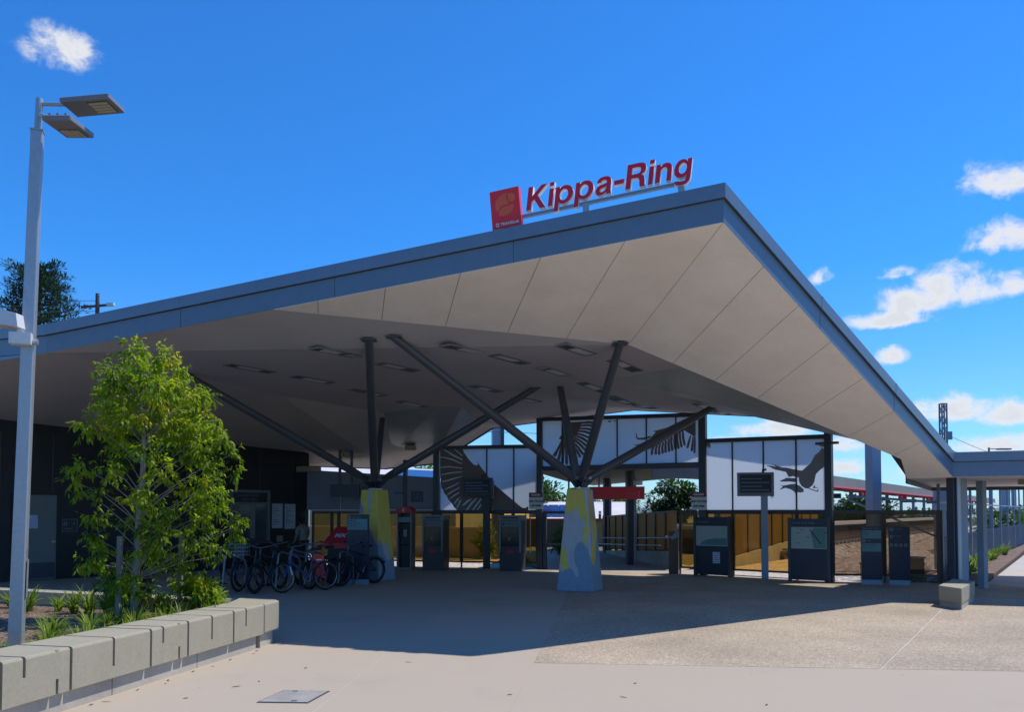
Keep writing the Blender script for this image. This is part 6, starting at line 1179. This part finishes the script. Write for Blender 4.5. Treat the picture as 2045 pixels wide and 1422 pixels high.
ra = MB(); ra.add([(5.1, 24.4, -.01), (6.3, 24.6, .05), (13.2, 34.7, .8), (11.8, 35.4, .8)], [(0, 1, 2, 3)]); ro = ra.build('ramp', 'path'); ro['kind'] = 'structure'
gv = MB().slab([(-7, 26.75), (-2.3, 25.5), (.8, 24.75), (.42, 25.6), (.35, 34), (-9, 36)], -.17, -.02).build('gravel_yard', 'gravel'); gv['kind'] = 'structure'
gv2 = MB().slab([(5.5, 22.75), (7.95, 20.35), (8.3, 20.6), (13.5, 34), (6.4, 24.4)], -.048, .01).build('gravel_verge', 'gravel'); gv2['kind'] = 'structure'
bw = thing('garden_wall', 'plain beige wall behind the amber glass and ticket machines', 'wall', (-4, 30, 0)); MB().beam((-8.5, 33, .55), (-1.0, 29.5, .55), .15, 1.1).build('wall', 'bricky', bw); MB().beam((-8.5, 33, 1.13), (-1.0, 29.5, 1.13), .2, .06).build('cap', 'kerbc', bw)
MB().beam((-1.0, 27.6, .15), (-.55, 27.5, 1.05), .05, .05).build('brace', 'whitebox', bw)
sr = thing('solar_roof_house', 'house with pale roof carrying blue solar panels behind the gateway', 'house', (3, 46, 0)); MB().box((2.6, 47.5, .6), (7.5, 5, 1.5)).build('wall', 'bricky', sr)
hz0, hz1 = 1.33, 2.32; MB().add([(-1.5, 44.6, hz0), (6.8, 44.6, hz0), (6.8, 47.4, hz1), (-1.5, 47.4, hz1), (6.8, 50.2, hz0), (-1.5, 50.2, hz0)], [(0, 1, 2, 3), (3, 2, 4, 5)]).build('roof', 'housew', sr)
MB().beam((-1.5, 44.55, hz0 - .03), (6.8, 44.55, hz0 - .03), .12, .12).build('gutter', 'red', sr)
hu = Vector((1, 0, 0)); hv_ = Vector((0, 2.8, hz1 - hz0)).normalized(); hn = hu.cross(hv_)
for r_ in range(2):
    for k in range(5): m = MB(); fbox(m, (Vector((1.0 + k * .62 + r_ * -.12, 44.9, hz0 + .1)) + hv_ * r_ * 1.0, hu, hv_, hn), .0, .58, 0, .94, .03, .07); m.build('solar_panel', 'solar', sr)
pfz = thing('paling_fence', 'brown timber paling fence below the solar roof', 'fence', (.5, 40, 0))
for k in range(26): MB().box((-.6 + k * .15, 39.5, .62 + .02 * (k % 3)), (.135, .03, 1.3)).build('paling', 'timber', pfz)
nr = thing('neighbour_roof', 'pale low neighbouring roof seen behind the farther column', 'house', (-6, 40, 0)); MB().box((-6.2, 41, 1.4), (7, 5, 2.8)).build('wall', 'bricky', nr); MB().add([(-10, 38, 3.45), (-2, 38, 3.1), (-2, 43, 3.9), (-10, 43, 4.3), (-10, 38, 3.25), (-2, 38, 2.9)], [(0, 1, 2, 3), (4, 5, 1, 0)]).build('roof', 'housew', nr)
MB().add([(-6, 39, 3.42), (-3, 39, 3.29), (-3, 42, 3.85), (-6, 42, 3.98)], [(0, 1, 2, 3)]).build('solar_panel', 'solar', nr)

# ------------------------------------------------------------------ trees, shrubs, grass
def tree(label, c, h, rx, n, m, L, seedv, trunk_r=.18, group=None, ry=None, base_f=.25, name='leafy_tree'):
    random.seed(seedv); t = thing(name, label, 'tree', (c[0], c[1], 0), 0, group); ry = ry or rx; b0 = Vector((c[0], c[1], -.1)); z0 = h * base_f; tk = MB(); tk.tube([b0, b0 + Vector((.1, 0, h * .3)), b0 + Vector((-.05, .1, h * .55)), b0 + Vector((0, 0, h * .85))], [trunk_r, trunk_r * .75, trunk_r * .5, trunk_r * .15], 8)
    lv = MB(); nb = 26
    for k in range(nb):
        q = rv(); cc = Vector((c[0] + q.x * rx * .8, c[1] + q.y * ry * .8, (z0 + h) / 2 + q.z * (h - z0) / 2 * .8)); rr = rx * random.uniform(.22, .4); hue = random.uniform(-.18, .18) + .15 * q.z; tk.tube([b0 + Vector((0, 0, max(h * .2, cc.z * .55))), cc], [trunk_r * .35, trunk_r * .08], 5, cap=False)
        for i in range(n // nb):
            w_ = rv(); w_ = w_.normalized() * (w_.length ** .5); p = cc + Vector((w_.x, w_.y, w_.z * .8)) * rr; leaf(lv, p, w_ + rv() * .7, Vector((0, 0, 1)) + rv() * .5, L * random.uniform(.7, 1.3), L * .5 * random.uniform(.7, 1.2), min(1, max(0, .4 + hue + random.uniform(-.25, .25))), .4)
    tk.build('trunk', 'barkdark', t, smooth=True); lv.leaves('crown', m, t); return t
tree('dense dark green tree behind the gateway, left of the nearer column', (1.6, 49.5), 4.6, 2.3, 3600, 'leafB', .34, 51, base_f=.1)
tree('rounded dark green tree right of the red platform sign', (9.4, 47), 4.0, 1.75, 3200, 'leafB', .3, 52, base_f=.15)
tree('feathery pale green tree left of the rounded dark tree', (7.3, 53), 3.3, 1.2, 1500, 'leafC', .3, 53, base_f=.2)
tree('bright green tree behind the nearer column foot', (5.3, 58), 2.9, 1.9, 1600, 'leafC', .3, 54, base_f=.15)
tree('green tree seen beside the tall screen post above the tracks', (26.5, 63), 2.6, 2.6, 1400, 'leafC', .45, 55, base_f=.1)
tree('green tree seen between the platform canopy columns', (33, 75), 3.0, 3.0, 1400, 'leafC', .5, 56, base_f=.1); tree('green tree low behind the left end of the platform', (22.5, 59), 2.4, 2.0, 1200, 'leafC', .4, 57, base_f=.1)
tree('dark tree top between the slate panels and the neighbouring roof', (-4.2, 47), 5.0, 2.2, 1500, 'leafC', .35, 58, base_f=.3)
bush('garden_shrub', 'yellow green upright shrub behind the amber glass between the ticket machines', (-.95, 28.2, .75), .45, .4, .75, 1500, 'leafC', .12, .04, seedv=8, tone=.6)
bush('garden_shrub', 'green shrub in the walkway gap behind the gate frame', (1.9, 30, .8), .5, .5, .8, 1200, 'leafC', .14, .05, seedv=12, tone=.45)
bush('grass_tussock', 'pale yellow green grass tussock behind the right end of the tinted glass', (10.1, 20.7, .22), .75, .4, .27, 1500, 'drygrass', .22, .012, seedv=10, stems=False, tone=.5, cat='grass')
jb = thing('cable_pit', 'small concrete cable pit in the ballast behind the totems', 'pit', (9.25, 20.6, 0)); MB().box((9.3, 20.75, .17), (.4, .4, .42), .3).build('box', 'kerbc', jb); MB().box((9.3, 20.75, .40), (.44, .44, .05), .3).build('lid', 'wallc', jb)
jb = thing('cable_pit', 'small concrete cable pit in the ballast beside the grass tussock', 'pit', (11, 22.6, 0)); MB().box((11.1, 22.4, .2), (.5, .5, .5), .3).build('box', 'platform', jb); MB().box((11.1, 22.4, .47), (.56, .56, .05), .3).build('lid', 'kerbc', jb)
# big pine behind the left roof end
random.seed(77); pt = thing('pine_tree', 'tall dark pine tree behind the left end of the roof', 'tree', (-36, 60, 0)); tk = MB(); tk.tube([(-36, 60, -.1), (-35.9, 60, 10), (-35.6, 60, 20)], [.45, .3, .06], 8); lv = MB()
for k in range(70):
    z = 10.5 + 9.9 * (k / 69) ** .9; a = k * 2.4; ln = (3.9 * (1 - ((z - 10.5) / 12.5) ** 1.6) + .5) * random.uniform(.65, 1.05); d = Vector((math.cos(a), math.sin(a) * .8, .28)).normalized(); b0 = Vector((-35.8, 60, z - .6)); e = b0 + d * ln; tk.tube([b0, b0 + d * ln * .6 - Vector((0, 0, .1)), e], [.09, .05, .02], 5, cap=False)
    for j_ in range(4):
        cc = b0 + d * ln * (.45 + .18 * j_) + rv() * .25; rr = random.uniform(.42, .72)
        for i in range(55): w_ = rv(); p = cc + Vector((w_.x, w_.y, w_.z * .65)) * rr; leaf(lv, p, w_ + Vector((0, 0, .5)) + d * .4, Vector((0, 0, 1)) + rv() * .5, random.uniform(.22, .42), random.uniform(.07, .12), min(1, max(0, .35 + .3 * w_.z + random.uniform(-.2, .2))), .1)
tk.build('trunk', 'barkdark', pt, smooth=True); lv.leaves('crown', 'needle', pt)
# power pole with crossarm and street light
pp = thing('power_pole', 'timber power pole with crossarm and street light behind the roof', 'power pole', (-23.5, 45, 0)); MB().tube([(-23.48, 45, 0), (-23.48, 45, 14.1)], [.17, .11], 10).build('pole', 'barkdark', pp); MB().beam((-24.4, 45, 13.32), (-22.9, 45, 13.45), .1, .12).build('crossarm', 'barkdark', pp)
MB().box((-22.75, 45, 13.5), (.42, .22, .12)).build('lamp_head', 'whitebox', pp); MB().box((-22.75, 45, 13.42), (.34, .18, .06)).build('lens', 'housew', pp)
for k in range(4): MB().tube([(-23.42, 44.9, 13.6 + k * .12), (-23.3, 44.9, 13.62 + k * .12)], .05, 6).build('insulator', 'bluecol', pp)
for i, (z0, z1) in enumerate(((13.9, 14.6), (13.6, 14.1), (13.3, 13.4))): cable(('highest', 'middle', 'lowest')[i] + ' of three thin wires running left from the power pole', (-23.5, 45, z0 - .2), (-60, 62, z1 + 5.2), .5, .014)
# far row of trees and scrub under the hills, one mass
random.seed(90); lv = MB()
for k in range(420):
    x = random.uniform(40, 190); y = 135 + random.uniform(0, 30); hh = random.uniform(1.0, 2.6)
    for i in range(14): w_ = rv(); leaf(lv, Vector((x + w_.x * 1.8, y + w_.y * 1.5, hh * .5 + w_.z * hh * .55)), w_ + rv() * .5, Vector((0, 0, 1)), random.uniform(.7, 1.2), random.uniform(.5, .8), random.uniform(.1, .7), .2)
for k in range(260):
    y = random.uniform(58, 110); x = y * random.uniform(.585, .635); hh = random.uniform(.9, 1.7)
    for i in range(14): w_ = rv(); leaf(lv, Vector((x + w_.x * 1.1, y + w_.y, hh * .5 + w_.z * hh * .5)), w_ + rv() * .5, Vector((0, 0, 1)), random.uniform(.35, .7), random.uniform(.25, .4), random.uniform(.1, .6), .2)
fw = thing('far_wood', None, None); bpy.data.objects.remove(fw); me = bpy.data.meshes.new('far_wood'); me.from_pydata(lv.v, [], lv.f); a_ = me.attributes.new('tone', 'FLOAT', 'FACE'); a_.data.foreach_set('value', lv.tone); me.materials.append(M['leafB']); fo = bpy.data.objects.new('far_wood', me); col.objects.link(fo); tag(fo, 'low dark mass of far trees under the blue hills', 'trees', kind='stuff')

# ------------------------------------------------------------------ air: thin even haze round the whole place
hm = bpy.data.materials.new('thin haze'); hm.use_nodes = True; ht_ = hm.node_tree; ht_.nodes.clear(); pv_ = ht_.nodes.new('ShaderNodeVolumePrincipled'); pv_.inputs['Color'].default_value = (.80, .88, .96, 1); pv_.inputs['Density'].default_value = 5.5e-5; pv_.inputs['Anisotropy'].default_value = .2
ho_ = ht_.nodes.new('ShaderNodeOutputMaterial'); ht_.links.new(pv_.outputs[0], ho_.inputs['Volume'])
hz_ = MB().box((0, 0, 60), (29000, 29000, 164)).build('haze', hm); hz_['kind'] = 'stuff'; hz_['label'] = 'thin blue haze in the air towards the hills'
